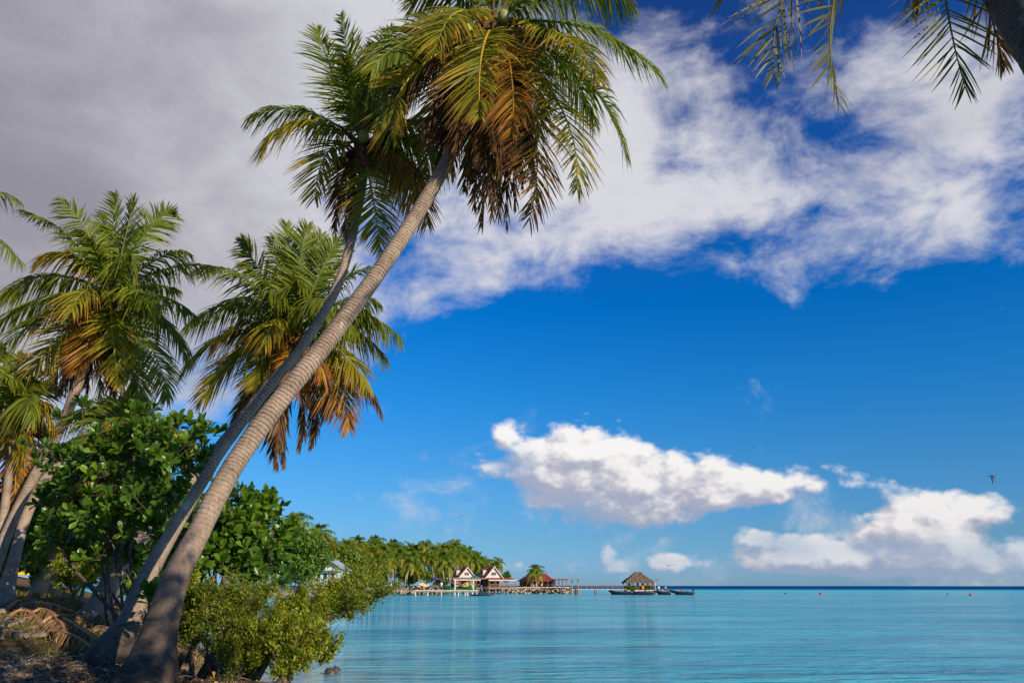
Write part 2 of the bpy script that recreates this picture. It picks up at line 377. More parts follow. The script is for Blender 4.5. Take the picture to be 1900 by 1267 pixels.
def grid(xs, ys, f, name, mat, parent=None, col=None, smooth=True):
    X, Y = np.meshgrid(xs, ys); Z = f(X, Y); V = np.stack([X, Y, Z], -1).reshape(-1, 3); w = len(xs)
    i = np.arange((len(ys) - 1) * w).reshape(len(ys) - 1, w)[:, :-1].ravel()
    return mesh_np(name, V, np.stack([i, i + 1, i + 1 + w, i + w], 1), mat, parent, None if col is None else col(X, Y).reshape(-1, 3), smooth)

m, nt = newmat('soil'); co = wco(nt)
nA = noise(nt, co, .55, 5, .6, .4); nB = noise(nt, co, 3.5, 6, .65); nC = noise(nt, co, 24, 5, .7); px_, py_, pz_ = sep(nt, co)
vv = voro(nt, co, 46.0, 'F1', out='Color'); peb = sep(nt, vv)[0]; vd = voro(nt, co, 46.0)
litter = mix(nt, nC.step(.35, .65), (.06, .033, .016), (.24, .14, .07))
litter = mix(nt, noise(nt, co, 60, 3, .6).step(.58, .66), litter, (.30, .21, .13))
gravel = mix(nt, peb.step(.2, 1.0), (.085, .068, .05), (.30, .25, .20)); gravel = mix(nt, vd.step(.35, .75), gravel, (.035, .03, .026))
moss = mix(nt, nC.step(.35, .7), (.055, .060, .014), (.17, .15, .035))
col = mix(nt, (nA + (nB - .5) * .6).step(.44, .60), litter, moss)
gl = vmath(nt, 'LENGTH', mapping(nt, co, (-6.05, 9.9, 1), (0, 0, R(20)), (1.75, .95, 9), 'TEXTURE'), out=1)
gmask = (gl + (nB - .5) * 1.1 + (nA - .5) * .6).step(1.15, .75)
col = mix(nt, gmask, col, gravel)
col = mix(nt, pz_.step(.42, .12), col, (.42, .35, .25))
b = principled(nt, col, .95, .1); finish(nt, b.outputs[0], nB * .5 + nC * .5 + vd * gmask * .3, 1.0, .05, b)
xs = np.concatenate([np.linspace(-300, -26, 40)[:-1], np.linspace(-26, -13, 50)[:-1], np.linspace(-13, 1, 210)[:-1], np.linspace(1, 24, 30)])
ys = np.concatenate([np.linspace(-60, 4, 20)[:-1], np.linspace(4, 20, 230)[:-1], np.linspace(20, 60, 90)[:-1], np.linspace(60, 400, 30)])
tag(grid(xs, ys, ground_z, 'ground', 'soil'), kind='structure')

m, nt = newmat('sea'); co = wco(nt); X_, Y_, Z_ = sep(nt, co)
dist = vmath(nt, 'LENGTH', co, out=1); sh = sep(nt, attr(nt, 'tone'))
pt = noise(nt, mapping(nt, co, sc=(.008, .022, 1)), 1.0, 5, .6, .5); pt2 = noise(nt, mapping(nt, co, sc=(.05, .16, 1)), 1.0, 5, .6, .6)
shal = mix(nt, (pt * .9 + pt2 * .9 - .35).step(.36, .72), (.012, .27, .44), (.07, .50, .60))
shal = mix(nt, Y_.lin(20, 160, .0, .6), shal, (.045, .47, .60))
shal = mix(nt, (Y_ + (pt - .5) * 160).step(235, 330), shal, (.004, .50, .66))
deep = mix(nt, pt.step(.4, .6), (.006, .06, .20), (.010, .09, .26))
c = mix(nt, (Y_ + (pt - .5) * 220 + X_ * .15).step(360, 620), shal, deep)
c = mix(nt, sh[0], c, (.34, .31, .21))
reef = noise(nt, mapping(nt, co, sc=(.12, .3, 1)), 1.0, 6, .65, .7)
c = mix(nt, reef.step(.52, .72) * dist.step(160, 30) * .6, c, (.012, .12, .19))
wav = noise(nt, mapping(nt, co, rot=(0, 0, .25), sc=(.55, 1.7, 1)), 1.0, 3, .5, .5)
wav2 = noise(nt, mapping(nt, co, rot=(0, 0, -.2), sc=(.10, .5, 1)), 1.0, 5, .6, .4)
rip = noise(nt, mapping(nt, co, sc=(2.4, 6.0, 1)), 1.0, 3, .6, .6)
calm = noise(nt, mapping(nt, co, rot=(0, 0, .1), sc=(.012, .06, 1)), 1.0, 5, .6, .8).step(.40, .62)
rgh = dist.lin(20, 300, .03, .09) + calm * .03
hgt = wav * .34 + wav2 * .8 + rip * .08
bm = nt.nodes.new('ShaderNodeBump'); put(nt, bm.inputs['Strength'], dist.lin(15, 260, 1.0, .6) * (calm * .5 + .5)); bm.inputs['Distance'].default_value = 1.0; nt.links.new(hgt.k, bm.inputs['Height'])
df = nt.nodes.new('ShaderNodeBsdfDiffuse'); put(nt, df.inputs[0], c); nt.links.new(bm.outputs[0], df.inputs['Normal'])
gl_ = nt.nodes.new('ShaderNodeBsdfGlossy'); gl_.inputs[0].default_value = (1, 1, 1, 1); put(nt, gl_.inputs['Roughness'], rgh); nt.links.new(bm.outputs[0], gl_.inputs['Normal'])
fr_ = nt.nodes.new('ShaderNodeFresnel'); fr_.inputs[0].default_value = 1.33; nt.links.new(bm.outputs[0], fr_.inputs['Normal'])
lim = Y_.lin(60, 160, .66, .58) - (Y_ + (pt - .5) * 160).step(235, 330) * .16 - (Y_ + (pt - .5) * 200).step(300, 480, .0, .42) - calm * .10      # rough water far out mirrors less
fac = (S(nt, fr_.outputs[0]) * .95 + .0).mn(lim)
mx_ = nt.nodes.new('ShaderNodeMixShader'); put(nt, mx_.inputs[0], fac); nt.links.new(df.outputs[0], mx_.inputs[1]); nt.links.new(gl_.outputs[0], mx_.inputs[2])
finish(nt, mx_.outputs[0])
def geo(a, b_, n): return np.concatenate([[0], np.geomspace(a, b_, n)])
xx = geo(2, 60000, 60); xs = np.concatenate([-xx[::-1], xx[1:]]) - 4
ys = np.concatenate([-geo(5, 3000, 10)[::-1], np.linspace(1, 60, 90), np.geomspace(61, 90000, 60)])
def shallow(X, Y):
    d = X - shore_x(Y); s_ = np.exp(-np.clip(d, 0, None) / 2.6) * .9 * (Y < 60); s_ = np.where(d < 0, .9, s_); return np.stack([s_ * (Y < 120), s_ * 0, s_ * 0], -1)
tag(grid(xs, ys, lambda X, Y: X * 0.0, 'water', 'sea', col=shallow, smooth=False), kind='structure')

# land of the far shore: waterline given by where it shows in the photo
plain('sand_rock', (.25, .20, .14), .95, .1, var=.45, scale=.9, bump=.8, dist=.2)
WL = [(250, 1118), (330, 1114), (420, 1110), (500, 1108), (570, 1106), (640, 1103), (700, 1101.2), (760, 1099.5), (830, 1098.5), (905, 1098.3), (950, 1098.5)]
wl = np.array([P(x, y, YW(y))[:2] for x, y in WL]); wl = cr(wl, 90)
jit = (rng.random(90) - .5) * 1.2
rows = []
for k, (off, z) in enumerate([(-1.2, -.6), (0, .05), (1.0, .5), (3.0, .85), (8, 1.0), (30, 1.15), (90, 1.2), (260, 1.0)]):
    j = jit * (1 if k < 4 else 0); rows.append(np.stack([wl[:, 0] - off * .25, wl[:, 1] + off + j, np.full(90, z) + rng.normal(0, .07, 90) * (k > 0)], 1))
V = np.concatenate(rows); i = np.arange(7 * 90).reshape(7, 90)[:, :-1].ravel()
tag(mesh_np('far_shore_land', V, np.stack([i, i + 1, i + 91, i + 90], 1), 'sand_rock', smooth=False), kind='structure')
# ------------------------------------------------------------------ coconut palms
G1, G2 = np.array((.046, .098, .011)), np.array((.112, .168, .015))
YL, OR, BR, DK = np.array((.30, .215, .018)), np.array((.27, .11, .018)), np.array((.125, .062, .036)), np.array((.052, .030, .021))
def frond_np(C, tip, via, kind='g', n=64, leaf=.75, width=.042, droop=.5, roll=0., seed=0, rach=.03, side=None):
    r = np.random.default_rng(seed); C, tip, via = map(np.array, (C, tip, via)); pc = 2 * via - .5 * (C + tip)
    B = lambda t: (1 - t) ** 2 * C + 2 * t * (1 - t) * pc + t ** 2 * tip
    D = lambda t: unit(2 * (1 - t) * (pc - C) + 2 * t * (tip - pc))
    t = np.linspace(.13, .995, n); t = np.repeat(t, 2) + r.normal(0, .003, 2 * n); sg = np.tile([-1., 1.], n)
    t = np.clip(t, 0, 1)
    gap = r.random(2 * n) > {'g': .03, 'y': .05, 'd': .18, 'o': .08, 't': .12}[kind]
    for _ in range(int(r.integers(0, 4))):                      # torn places along the frond
        c0 = r.uniform(.2, .95); gap &= ~((np.abs(t - c0) < r.uniform(.008, .03)) & (sg == r.choice([-1., 1.])))
    t = t[gap]; sg = sg[gap]; m = len(t)
    p = B(t[:, None]); T = D(t[:, None])
    chord = unit(tip - C)
    steep = abs(chord[2]); droop = droop * (.3 + 2.5 * (1 - steep))
    if side is None and steep > .72: side = np.array([math.cos(r.normal(0, .45)), math.sin(r.normal(0, .45)), 0.])
    s0 = side if side is not None else np.array([-chord[1], chord[0], 0.]) if np.hypot(chord[0], chord[1]) > .35 else unit(np.array([-T[0][1] - .3 * chord[1], T[0][0] + .3 * chord[0] + .01, 0.]))
    Sd = unit(s0 - (T @ s0)[:, None] * T); Nn = np.cross(Sd, T); Nn *= np.sign(Nn[:, 2:3] + 1e-6)
    cr_, sr = math.cos(roll), math.sin(roll); Sd, Nn = Sd * cr_ + Nn * sr, Nn * cr_ - Sd * sr
    ang = R(68) - (t ** 1.3) * R(44) + r.normal(0, .09, m)
    if kind == 'd': ang = ang * .5 + r.normal(0, .14, m); leaf = leaf * .68
    d0 = unit(np.cos(ang)[:, None] * T + (np.sin(ang) * sg)[:, None] * Sd + (.16 + r.normal(0, .10, m))[:, None] * Nn)
    prof = np.clip((t - .05) / .22, 0, 1) ** .6 * (1 - .72 * np.clip((t - .55) / .45, 0, 1) ** 1.5)
    L = leaf * prof * r.uniform(.78, 1.12, m) * np.where(r.random(m) > .94, .5, 1.)
    dr = droop * r.uniform(.6, 1.4, m) * {'g': 1, 'y': 1.05, 'd': 1.7, 'o': 1.25, 't': 1.}[kind]
    G = np.array([0, 0, -1.]); wind = np.array([-.10, .0, 0])
    wb = np.sin(t * r.uniform(9, 22) + r.uniform(0, 6)) * .10; d0 = unit(d0 + wb[:, None] * Nn + np.sin(t * 31 + sg)[:, None] * .07 * T); W = unit(np.cross(d0, Nn) + r.normal(0, .45, (m, 3)))
    ss = np.array([0, .3, .65, 1.]); ww = np.array([.55, 1., .8, .12])
    V = np.empty((m, 4, 2, 3)); col = np.empty((m, 4, 2, 3))
    base = G1 + (G2 - G1) * r.random((m, 1))
    if kind == 't': base = base * .45  # backlit underside of the overhanging fronds, painted into the leaf colour
    age = {'g': .16, 'y': .6, 'o': 1., 'd': 1., 't': .25}[kind]
    for k, s_ in enumerate(ss):
        q = p + L[:, None] * (d0 * s_ + (G * dr[:, None] + wind) * (s_ ** 2)) / np.sqrt(1 + dr[:, None] ** 2 * s_ * .45)
        h = (width * .5 * ww[k] * (1 - .35 * t))[:, None] * W
        V[:, k, 0] = q - h; V[:, k, 1] = q + h
        f = np.clip(age * (.25 + 1.1 * s_ + .5 * t + r.normal(0, .15, m) - .35), 0, 1)[:, None]
        if kind == 'd': c = DK + (BR - DK) * np.clip(r.random((m, 1)) * .6 + s_ * .5, 0, 1); c = np.where(r.random((m, 1)) > .93, YL * .5, c)
        elif kind == 'o': c = (YL * .8) * (1 - f) + (OR if s_ < .7 else BR * 1.3) * f; c = np.where(r.random((m, 1)) > .75, BR, c)
        else: c = base * (1 - f) + (YL if s_ < .9 else OR) * f
        col[:, k, 0] = c; col[:, k, 1] = c
    ix = np.arange(m)[:, None] * 8
    Q = np.concatenate([ix + np.array([[2 * k, 2 * k + 1, 2 * k + 3, 2 * k + 2]]) for k in range(3)], 0)
    V = V.reshape(-1, 3); col = col.reshape(-1, 3)
    # midrib
    tt = np.linspace(0, 1, 12)[:, None]; cen = B(tt); Tt = D(tt); a = unit(np.cross(Tt, Nn[0] if abs(Tt[0] @ Nn[0]) < .9 else Sd[0])); bb = np.cross(a, Tt)
    rr = rach * (1 - tt * .88); ring = [cen + rr * (a * math.cos(x) * (1.2 if True else 1) + bb * math.sin(x)) for x in np.arange(5) * 2 * np.pi / 5]
    MV = np.stack(ring, 1).reshape(-1, 3); mq = [(i * 5 + j, i * 5 + (j + 1) % 5, (i + 1) * 5 + (j + 1) % 5, (i + 1) * 5 + j) for i in range(11) for j in range(5)]
    mc = {'g': (.17, .19, .04), 'y': (.34, .26, .05), 'o': (.36, .2, .05), 'd': (.16, .10, .06), 't': (.17, .15, .04)}[kind]
    return np.vstack([V, MV]), np.vstack([Q, np.array(mq) + len(V)]), np.vstack([col, np.tile(mc, (len(MV), 1))])

def trunk_obj(pts, parent, base, mat='palm_bark', foot=0.0, name='trunk', nseg=24, bend=True):
    """pts: (px, py, Y, width in photo pixels)"""
    A = []
    for x, y, Y, w in pts: p = P(x, y, Y); A.append([*p, w / 2 * axd(p) / F])
    A = np.array(A); dn = A[0] - A[1]; dn = dn / np.linalg.norm(dn[:3]) * .45; dn[2] = min(dn[2], -.35); dn[3] = A[0][3] * .12; A = np.vstack([A[0] + dn, A]); Ln = np.sum(np.linalg.norm(np.diff(A[:, :3], axis=0), axis=1)); n = int(min(900, max(30, Ln / .022)))
    if Ln / n > .05: n = int(Ln / .05)
    c = cr(A, n); L = np.concatenate([[0], np.cumsum(np.linalg.norm(np.diff(c[:, :3], axis=0), axis=1))])
    step = .105 + .02 * np.sin(L * 1.7); ph = np.cumsum(np.gradient(L) / step)
    saw = ph % 1.0; r = c[:, 3] * (1 + .035 * (saw - .5) + .012 * np.sin(L * 2.3 + 1) + .012 * np.sin(L * 5.1))
    th = np.linspace(0, 2 * np.pi, nseg, endpoint=False)
    jit = 1 + .012 * np.sin(th[None] * 3 + L[:, None] * 2.1) + rng.normal(0, .006, (n, nseg)) + .008 * np.sin(th[None] * 7 + L[:, None] * 9)
    if foot: jit += np.clip(1 - L[:, None] / foot, 0, 1) * (.07 * np.sin(th[None] * 5 + 1) + rng.normal(0, .025, (n, nseg)))
    b = MB(); dark = np.clip(1.15 - L / max(foot, .01), 0, 1) if foot else L * 0
    b.tube(c[:, :3], r, nseg, C=np.stack([L, dark, L * 0], 1), jit=jit)
    o = b.build(name, mat, parent, smooth=True, base=base, color=True); return o, c

def palm(name, label, trunk, C, fronds, leaf=.75, n=60, width=.042, seed=1, group=None, foot=0., fill=0, frad=3., bark='palm_bark', nuts=0, rach=.03, boot=.3, cat='palm tree', droop=.5, ground=True):
    bp = P(*trunk[0][:3]); 
    e = empty(name, bp, label, cat, group)
    trunk_obj(trunk, e, bp, bark, foot)
    Cw = P(*C); r = np.random.default_rng(seed)
    for i, f in enumerate(fronds):
        tx, ty, dY = f[0], f[1], f[2]; kind = f[3]; via = f[4] if len(f) > 4 else None
        tip = P(tx, ty, C[2] + dY)
        if via is None or isinstance(via, (int, float)):
            h = .22 if via is None else via
            v = (Cw + tip) / 2 + np.array([0, 0, h * np.linalg.norm(tip - Cw)])
        else: v = P(via[0], via[1], C[2] + dY * .55)
        V, Q, cc = frond_np(Cw, tip, v, kind, n, leaf, width, droop, (f[5] if len(f) > 5 else r.normal(0, .25)), seed * 100 + i, rach)
        mesh_np('frond', V - bp, Q, 'palm_leaf', e, cc)
    for i in range(fill):
        az = 2 * np.pi * i / fill * 1.618 * 2 + r.random(); el = r.uniform(-.7, 1.0); Lf = frad * r.uniform(.8, 1.0)
        hd = np.array([math.cos(az), math.sin(az), 0]); tip = Cw + Lf * (hd * math.cos(el) * .92 + np.array([0, 0, math.sin(el) * .8 - .12]))
        v = Cw + Lf * .5 * (hd * math.cos(min(1.3, el + .35)) + np.array([0, 0, math.sin(el + .45)]))
        V, Q, cc = frond_np(Cw, tip, v, 'g' if el > -.3 else 'y', n, leaf, width, droop, r.normal(0, .3), seed * 977 + i, rach)
        mesh_np('frond', V - bp, Q, 'palm_leaf', e, cc)
    # fibrous heart of the crown, with cut leaf bases
    b = MB(); tp = P(*trunk[-1][:3]); ax = unit(Cw - tp) if np.linalg.norm(Cw - tp) > .05 else np.array([0, 0, 1.])
    b.tube([tp - ax * .15, tp + ax * .1, Cw - ax * .05, Cw + ax * boot], [boot * .55, boot * .8, boot * .75, boot * .15], 12, jit=1 + rng.normal(0, .12, (4, 12)))
    for k in range(16):
        a = k * 2.4; u = np.array([math.cos(a), math.sin(a), 0]); s_ = tp + (Cw - tp) * (k / 16); b.tube([s_, s_ + u * boot * .9 + ax * boot * .7, s_ + u * boot * 1.5 + ax * boot * 1.5], [.06, .04, .02], 5)
    b.build('crown_heart', 'fibre', e, base=bp, smooth=True)
    for k in range(nuts):
        a = k * 2.1 + seed; q = Cw + np.array([math.cos(a) * boot * 1.5, math.sin(a) * boot * 1.5 - .1, -.15 - .16 * (k % 3)])
        b = MB().ball(q, (.12, .12, .15), 10); b.build('coconut', 'coconut', e, base=bp, smooth=True)
    return e
LEAN = 'tall coconut palms leaning out over the lagoon'
YA = 12.2
deadA = [(795, 268, -.4), (812, 305, .6), (838, 322, -.8), (862, 352, .3), (880, 388, -.5), (893, 418, .4), (912, 405, -.7), (926, 398, .7), (940, 418, 0), (955, 385, -.5), (968, 340, .6), (905, 360, -1.), (850, 280, -1.), (985, 300, .2), (928, 330, -1.1), (872, 330, .9), (820, 250, .9), (945, 300, -1.), (1000, 380, .6), (885,300,-1.2), (915,270,-1.3)]
palm('coconut_palm', 'thickest front palm, ringed trunk leaning right, with a long skirt of brown dead fronds', 
     [(264, 1290, 8.7, 122), (277, 1250, 8.75, 101), (290, 1195, 8.85, 72), (304, 1143, 8.95, 58), (328, 1067, 9.1, 49), (366, 992, 9.3, 42), (404, 916, 9.5, 39), (449, 840, 9.8, 38), (520, 742, 10.1, 37), (603, 638, 10.5, 34), (677, 540, 10.9, 31), (733, 460, 11.2, 29), (795, 361, 11.6, 27), (830, 297, 11.8, 25), (868, 215, 11.95, 25), (900, 110, 12.1, 25)],
     (915, 48, YA),
     [(1226, 144, -.6, 'g', (1092, 52)), (1163, 286, -.9, 'g', (1072, 132)), (1112, 150, -1.6, 'y', (1035, 62)), (1070, 352, -1.4, 'y', (1035, 190)), (982, 408, -.9, 'o', (988, 215)), (1100,230,.9,'g',(1030,90)),
      (1172, 14, .3, 'g', (1060, -45)), (765, 8, .4, 'g', (835, -22)), (808, 96, -2.3, 'y', (850, 22)), (690, 128, -.4, 'g', (775, 68)), (662, 205, .5, 'g', (745, 95)), (722, 215, 1.2, 'g', (790, 90)),
      (728, 258, -.6, 'y', (765, 138), 1.0), (742, 235, -.2, 'd', (775, 130)), (890, 218, -2.6, 'y', (893, 100)), (850, -160, .5, 'g', (870, -70)), (960, -190, -.5, 'g', (945, -80)), (1060, -120, .6, 'g', (1000, -60)), (730, -70, 1.0, 'g', (820, -50)),
      (1110, -50, -1.5, 'g', (1020, -30)), 
      (950, 250, -1.8, 'o', (945, 120)), (1000, 250, 1.4, 'g', (975,110)), (790,330,1.6,'y',(830,170))] +
     [(x, y, d, 'd', (915 + (x - 915) * .62, 48 + (y - 48) * .42)) for x, y, d in deadA],
     leaf=.95, n=96, width=.050, seed=3, group=LEAN, foot=1.9, nuts=7, rach=.034, boot=.36)
YB = 14.0
palm('coconut_palm', 'second leaning palm, thinner curved trunk crossing behind the thickest trunk, yellow lower fronds',
     [(205, 1215, 10.6, 80), (225, 1180, 10.7, 58), (245, 1143, 10.8, 42), (275, 1067, 11.0, 34), (317, 991, 11.2, 27), (362, 916, 11.5, 21), (408, 840, 11.8, 20), (433, 805, 12.0, 20), (486, 735, 12.3, 19), (562, 641, 12.7, 18), (609, 565, 13.1, 18), (632, 513, 13.3, 17), (647, 462, 13.5, 17), (659, 411, 13.7, 17), (669, 361, 13.9, 16), (676, 310, 14.0, 15)],
     (672, 268, YB),
     [(462, 218, -.3, 'g', (562, 205)), (484, 284, -.9, 'y', (560, 224)), (584, 372, -.9, 'y', (610, 280)), (622, 428, -.3, 'd', (638, 320)), (645, 465, .2, 'd', (652, 350)), (588, 54, .2, 'g', (618, 140)), (630, 28, -.3, 'g', (652, 140)), (722, 54, .4, 'g', (697, 150)),
      (790, 348, -.6, 'o', (738, 290)), (792, 415, .3, 'o', (755, 320)), (708, 468, -.5, 'y', (690, 360)), (806, 240, .2, 'g', (745, 232)), (838, 310, .4, 'g', (760, 262)), (742, 120, -.6, 'g', (712, 180)), (690, 85, .6, 'g', (684, 170)),
      (640, 110, -1.2, 'g', (655, 180)), (700, 200, 2.0, 'g', (690, 215)), (740, 330, 1.4, 'y', (715, 275)), 
      (780, 380, 1.2, 'g', (735, 300)), (780, 262, .8, 'y', (722, 250))],
     leaf=.84, n=84, width=.050, seed=5, group=LEAN, foot=1.0, nuts=4, rach=.03, boot=.3)
YC = 23.0
palm('coconut_palm', 'bushy palm behind the two leaning trunks, full green crown with orange and brown hanging fronds',
     [(160, 1160, 15.6, 62), (180, 1132, 15.7, 46), (206, 1080, 16, 36), (255, 1005, 16.6, 29), (322, 930, 17.6, 26), (382, 862, 18.8, 24), (440, 790, 20.2, 22), (500, 710, 21.8, 21), (535, 650, 23, 20)],
     (550, 608, YC),
     [(531, 417, .2, 'g', (540, 500)), (570, 419, -.4, 'g', (556, 490)), (596, 436, .5, 'g', (575, 500)), (447, 445, -.2, 'g', (480, 500)), (364, 502, -.5, 'g', (445, 512)), (345, 608, .3, 'g', (438, 565)), (341, 690, -.6, 'g', (420, 622)), (372, 748, -.3, 'y', (440, 660)),
      (432, 790, .3, 'd', (478, 700)), (400, 640, -1.2, 'y', (460, 600)), (742, 628, -.3, 'g', (665, 585)), (716, 668, .4, 'g', (650, 612)), (708, 766, .2, 'd', (655, 690)), (648, 794, -.5, 'o', (618, 690)), (576, 828, .3, 'd', (580, 720)), (557, 832, -.3, 'd', (560, 730)),
      (512, 866, -.2, 'd', (512, 740)), (527, 862, .5, 'd', (528, 730)), (520, 840, -.8, 'd', (522, 730)), (700, 563, .8, 'g', (640, 560)), (683, 498, .2, 'g', (625, 530)), (626, 442, -.5, 'g', (592, 510)), (596, 700, -1.6, 'o', (580, 640)), (492, 640, -2.2, 'y', (515, 590)),
      (500, 440, .6, 'g', (522, 520)), (650, 470, .8, 'g', (605, 520)), (420, 560, 1.2, 'g', (480, 560)), (470, 720, -1., 'y', (502, 650)), (400, 700, .8, 'g', (460, 640)), (680, 720, -.8, 'y', (630, 650)), (620, 760, .6, 'o', (600, 690)), (450, 490, -1.4, 'g', (495, 530)), (600, 560, -2.4, 'g', (580, 560)), (550, 520, -2.2, 'g', (550, 550)),
      (500, 540, -2.2, 'g', (522, 560)), (660, 620, -1.6, 'g', (610, 590)), (480, 780, .6, 'y', (505, 690)), (540, 720, -1.6, 'o', (545, 660)), (705, 600, -.9, 'g', (640, 575))],
     leaf=1.1, n=84, width=.076, seed=8, group='coconut palms standing behind the leaning pair', foot=.5, nuts=5, rach=.035, boot=.36)
YD = 20.5
palm('coconut_palm', 'tall palm on the left with a wide open crown of dark green arching fronds',
     [(-42, 1120, 18.6, 38), (-12, 1055, 18.8, 25), (17, 980, 19.2, 20), (60, 892, 19.6, 19), (98, 822, 20, 18), (130, 752, 20.2, 18), (160, 668, 20.4, 17), (180, 610, 20.5, 16)],
     (203, 548, YD),
     [(40, 392, .4, 'g', (126, 440)), (109, 370, -.3, 'g', (163, 435)), (213, 360, .3, 'g', (208, 450)), (246, 367, -.4, 'g', (230, 450)), (321, 396, .2, 'g', (272, 430)), (348, 469, -.6, 'g', (290, 482)), (399, 495, .4, 'g', (312, 498)), (366, 590, -.4, 'g', (295, 548)), (346, 672, .3, 'g', (305, 600)),
      (308, 740, -.3, 'g', (280, 645)), (262, 748, .5, 'g', (244, 655)), (220, 715, -1.3, 'y', (208, 620)), (0, 553, -.4, 'g', (95, 512)), (-6, 602, .4, 'g', (90, 556)), (-6, 662, -.3, 'g', (85, 585)), (56, 692, -.6, 'y', (128, 612)), (85, 722, .4, 'g', (135, 640)), (108, 732, 0, 'd', (150, 650)), (73, 482, -1., 'y', (140, 478)),
      (132, 580, -2.6, 'y', (160, 540)), (186, 740, .3, 'g', (190, 650)), (212, 742, -.4, 'd', (206, 650)), (160, 730, .6, 'd', (175, 640)), (330, 620, 1.6, 'g', (270, 570)), (190, 400, 1., 'g', (198, 470)), (275, 420, 1.4, 'g', (242, 470)), (240, 470, -2.2, 'g', (222, 500)), (290, 560, -2.4, 'g', (250, 540)),
      (150, 430, -1.4, 'g', (178, 470)), (120, 660, 1.4, 'y', (160, 600)), (240, 700, 1.3, 'y', (225, 640)), (330, 540, 1.8, 'g', (270, 530)), (145,690,-.8,'o',(172,610))],
     leaf=.95, n=76, width=.066, seed=11, group='coconut palms standing behind the leaning pair', foot=.6, nuts=8, rach=.035, boot=.38)
palm('coconut_palm', 'lower palm at the left edge, bright yellow green fronds beside the big leaved bush',
     [(-30, 1100, 19, 30), (-6, 1030, 19.2, 18), (6, 960, 19.6, 15), (16, 880, 20, 14), (20, 810, 20.2, 14)], (18, 778, 20.4),
     [(30, 660, .3, 'g', .1), (62, 705, -.4, 'g', .15), (92, 752, .3, 'y', .2), (104, 800, -.6, 'y', .25), (108, 850, .3, 'g', .3), (42, 862, -.6, 'y', .3), (74, 878, .2, 'y', .3), (-60, 720, 0, 'g'), (-80, 800, 0, 'g'), (10, 700, -1.4, 'g'), (60, 780, -2, 'g'), (25, 950, -.4, 'o', .2), (12, 930, .4, 'd', .2), (38, 930, .2, 'd', .2), (100,720,.9,'g',.2), (-20, 680, .8, 'g', .1), (-60, 860, .3, 'g', .3), (0, 640, .5, 'g', .05)],
     leaf=.85, n=60, width=.07, seed=14, group='coconut palms standing behind the leaning pair', nuts=3, rach=.035)
palm('coconut_palm', 'palm with its low crown showing through the top of the big leaved bush',
     [(6, 1122, 17.4, 44), (12, 1095, 17.5, 30), (28, 1030, 17.8, 20), (46, 965, 18.2, 18), (80, 895, 18.6, 17), (130, 845, 19, 16), (185, 818, 19.4, 15)], (205, 806, 19.6),
     [(216, 748, .2, 'g', .1), (262, 748, .4, 'g', .2), (240, 800, -1.5, 'y', .2), (150, 770, .4, 'g', .2), (120, 850, -.5, 'g', .3), (290, 800, .2, 'g', .3), (300, 870, -.4, 'y', .3), (170, 900, -.6, 'o', .3), (235, 920, .3, 'y', .3), (190, 930, .3, 'o', .2), (340, 840, 1, 'g', .3), (250, 880, -1.6, 'y', .3), (100, 800, .8, 'g', .3)],
     leaf=.85, n=60, width=.07, seed=17, group='coconut palms standing behind the leaning pair', foot=.5, rach=.035)
palm('coconut_palm', 'palm beyond the left edge, only two drooping frond tips reach in against grey cloud',
     [(-260, 1140, 16, 40), (-240, 1000, 16.2, 30), (-200, 700, 16.6, 26), (-150, 470, 17, 24)], (-140, 420, 17),
     [(38, 376, 0, 'g', (-40, 358)), (42, 490, -.3, 'g', (-40, 430)), (-40, 560, .3, 'g'), (-60, 300, .2, 'g'), (-140, 240, 0, 'g'), (-220, 300, 0, 'g'), (-300, 420, 0, 'g'), (-260, 540, 0, 'g'), (-150, 600, .3, 'y'), (-180,560,-1,'y')],
     leaf=.75, n=46, width=.055, seed=19)
# two short trunks seen far left under the leaves
palm('coconut_palm', 'distant palm foot in the grass, the left one of a close pair under the bush',
     [(70, 1094, 27, 34), (84, 1066, 27, 22), (104, 1010, 27.4, 17), (135, 950, 28, 15)], (140, 930, 28), [], leaf=.9, n=34, width=.07, seed=23, fill=16, frad=3.2)
palm('coconut_palm', 'distant palm foot in the grass, the right one of a close pair under the bush',
     [(98, 1094, 28.5, 28), (102, 1062, 28.5, 18), (120, 1000, 29, 14), (230, 930, 30, 13)], (238, 915, 30), [], leaf=.9, n=34, width=.07, seed=24, fill=16, frad=3.2)
# palm at the top right, crown above the frame
YI = 6.6
palm('coconut_palm', 'dark palm trunk cutting the top right corner, its sparse split fronds hanging into view',
     [(2230, 1330, 3.2, 220), (2200, 1100, 3.6, 170), (2130, 640, 4.6, 125), (2040, 330, 5.4, 100), (1945, 105, 6.0, 92), (1884, 0, 6.3, 88), (1800, -150, 6.5, 82)], (1730, -270, YI),
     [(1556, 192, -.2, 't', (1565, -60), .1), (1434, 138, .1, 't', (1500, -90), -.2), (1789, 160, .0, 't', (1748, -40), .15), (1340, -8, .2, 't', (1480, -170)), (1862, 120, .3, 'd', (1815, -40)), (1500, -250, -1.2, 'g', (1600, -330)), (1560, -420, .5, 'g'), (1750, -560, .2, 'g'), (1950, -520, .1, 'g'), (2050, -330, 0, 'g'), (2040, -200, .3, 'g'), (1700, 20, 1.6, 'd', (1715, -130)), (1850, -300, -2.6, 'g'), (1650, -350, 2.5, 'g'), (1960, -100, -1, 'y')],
     leaf=.80, n=46, width=.036, seed=29, bark='palm_bark_dark', rach=.024, droop=.25, boot=.34)
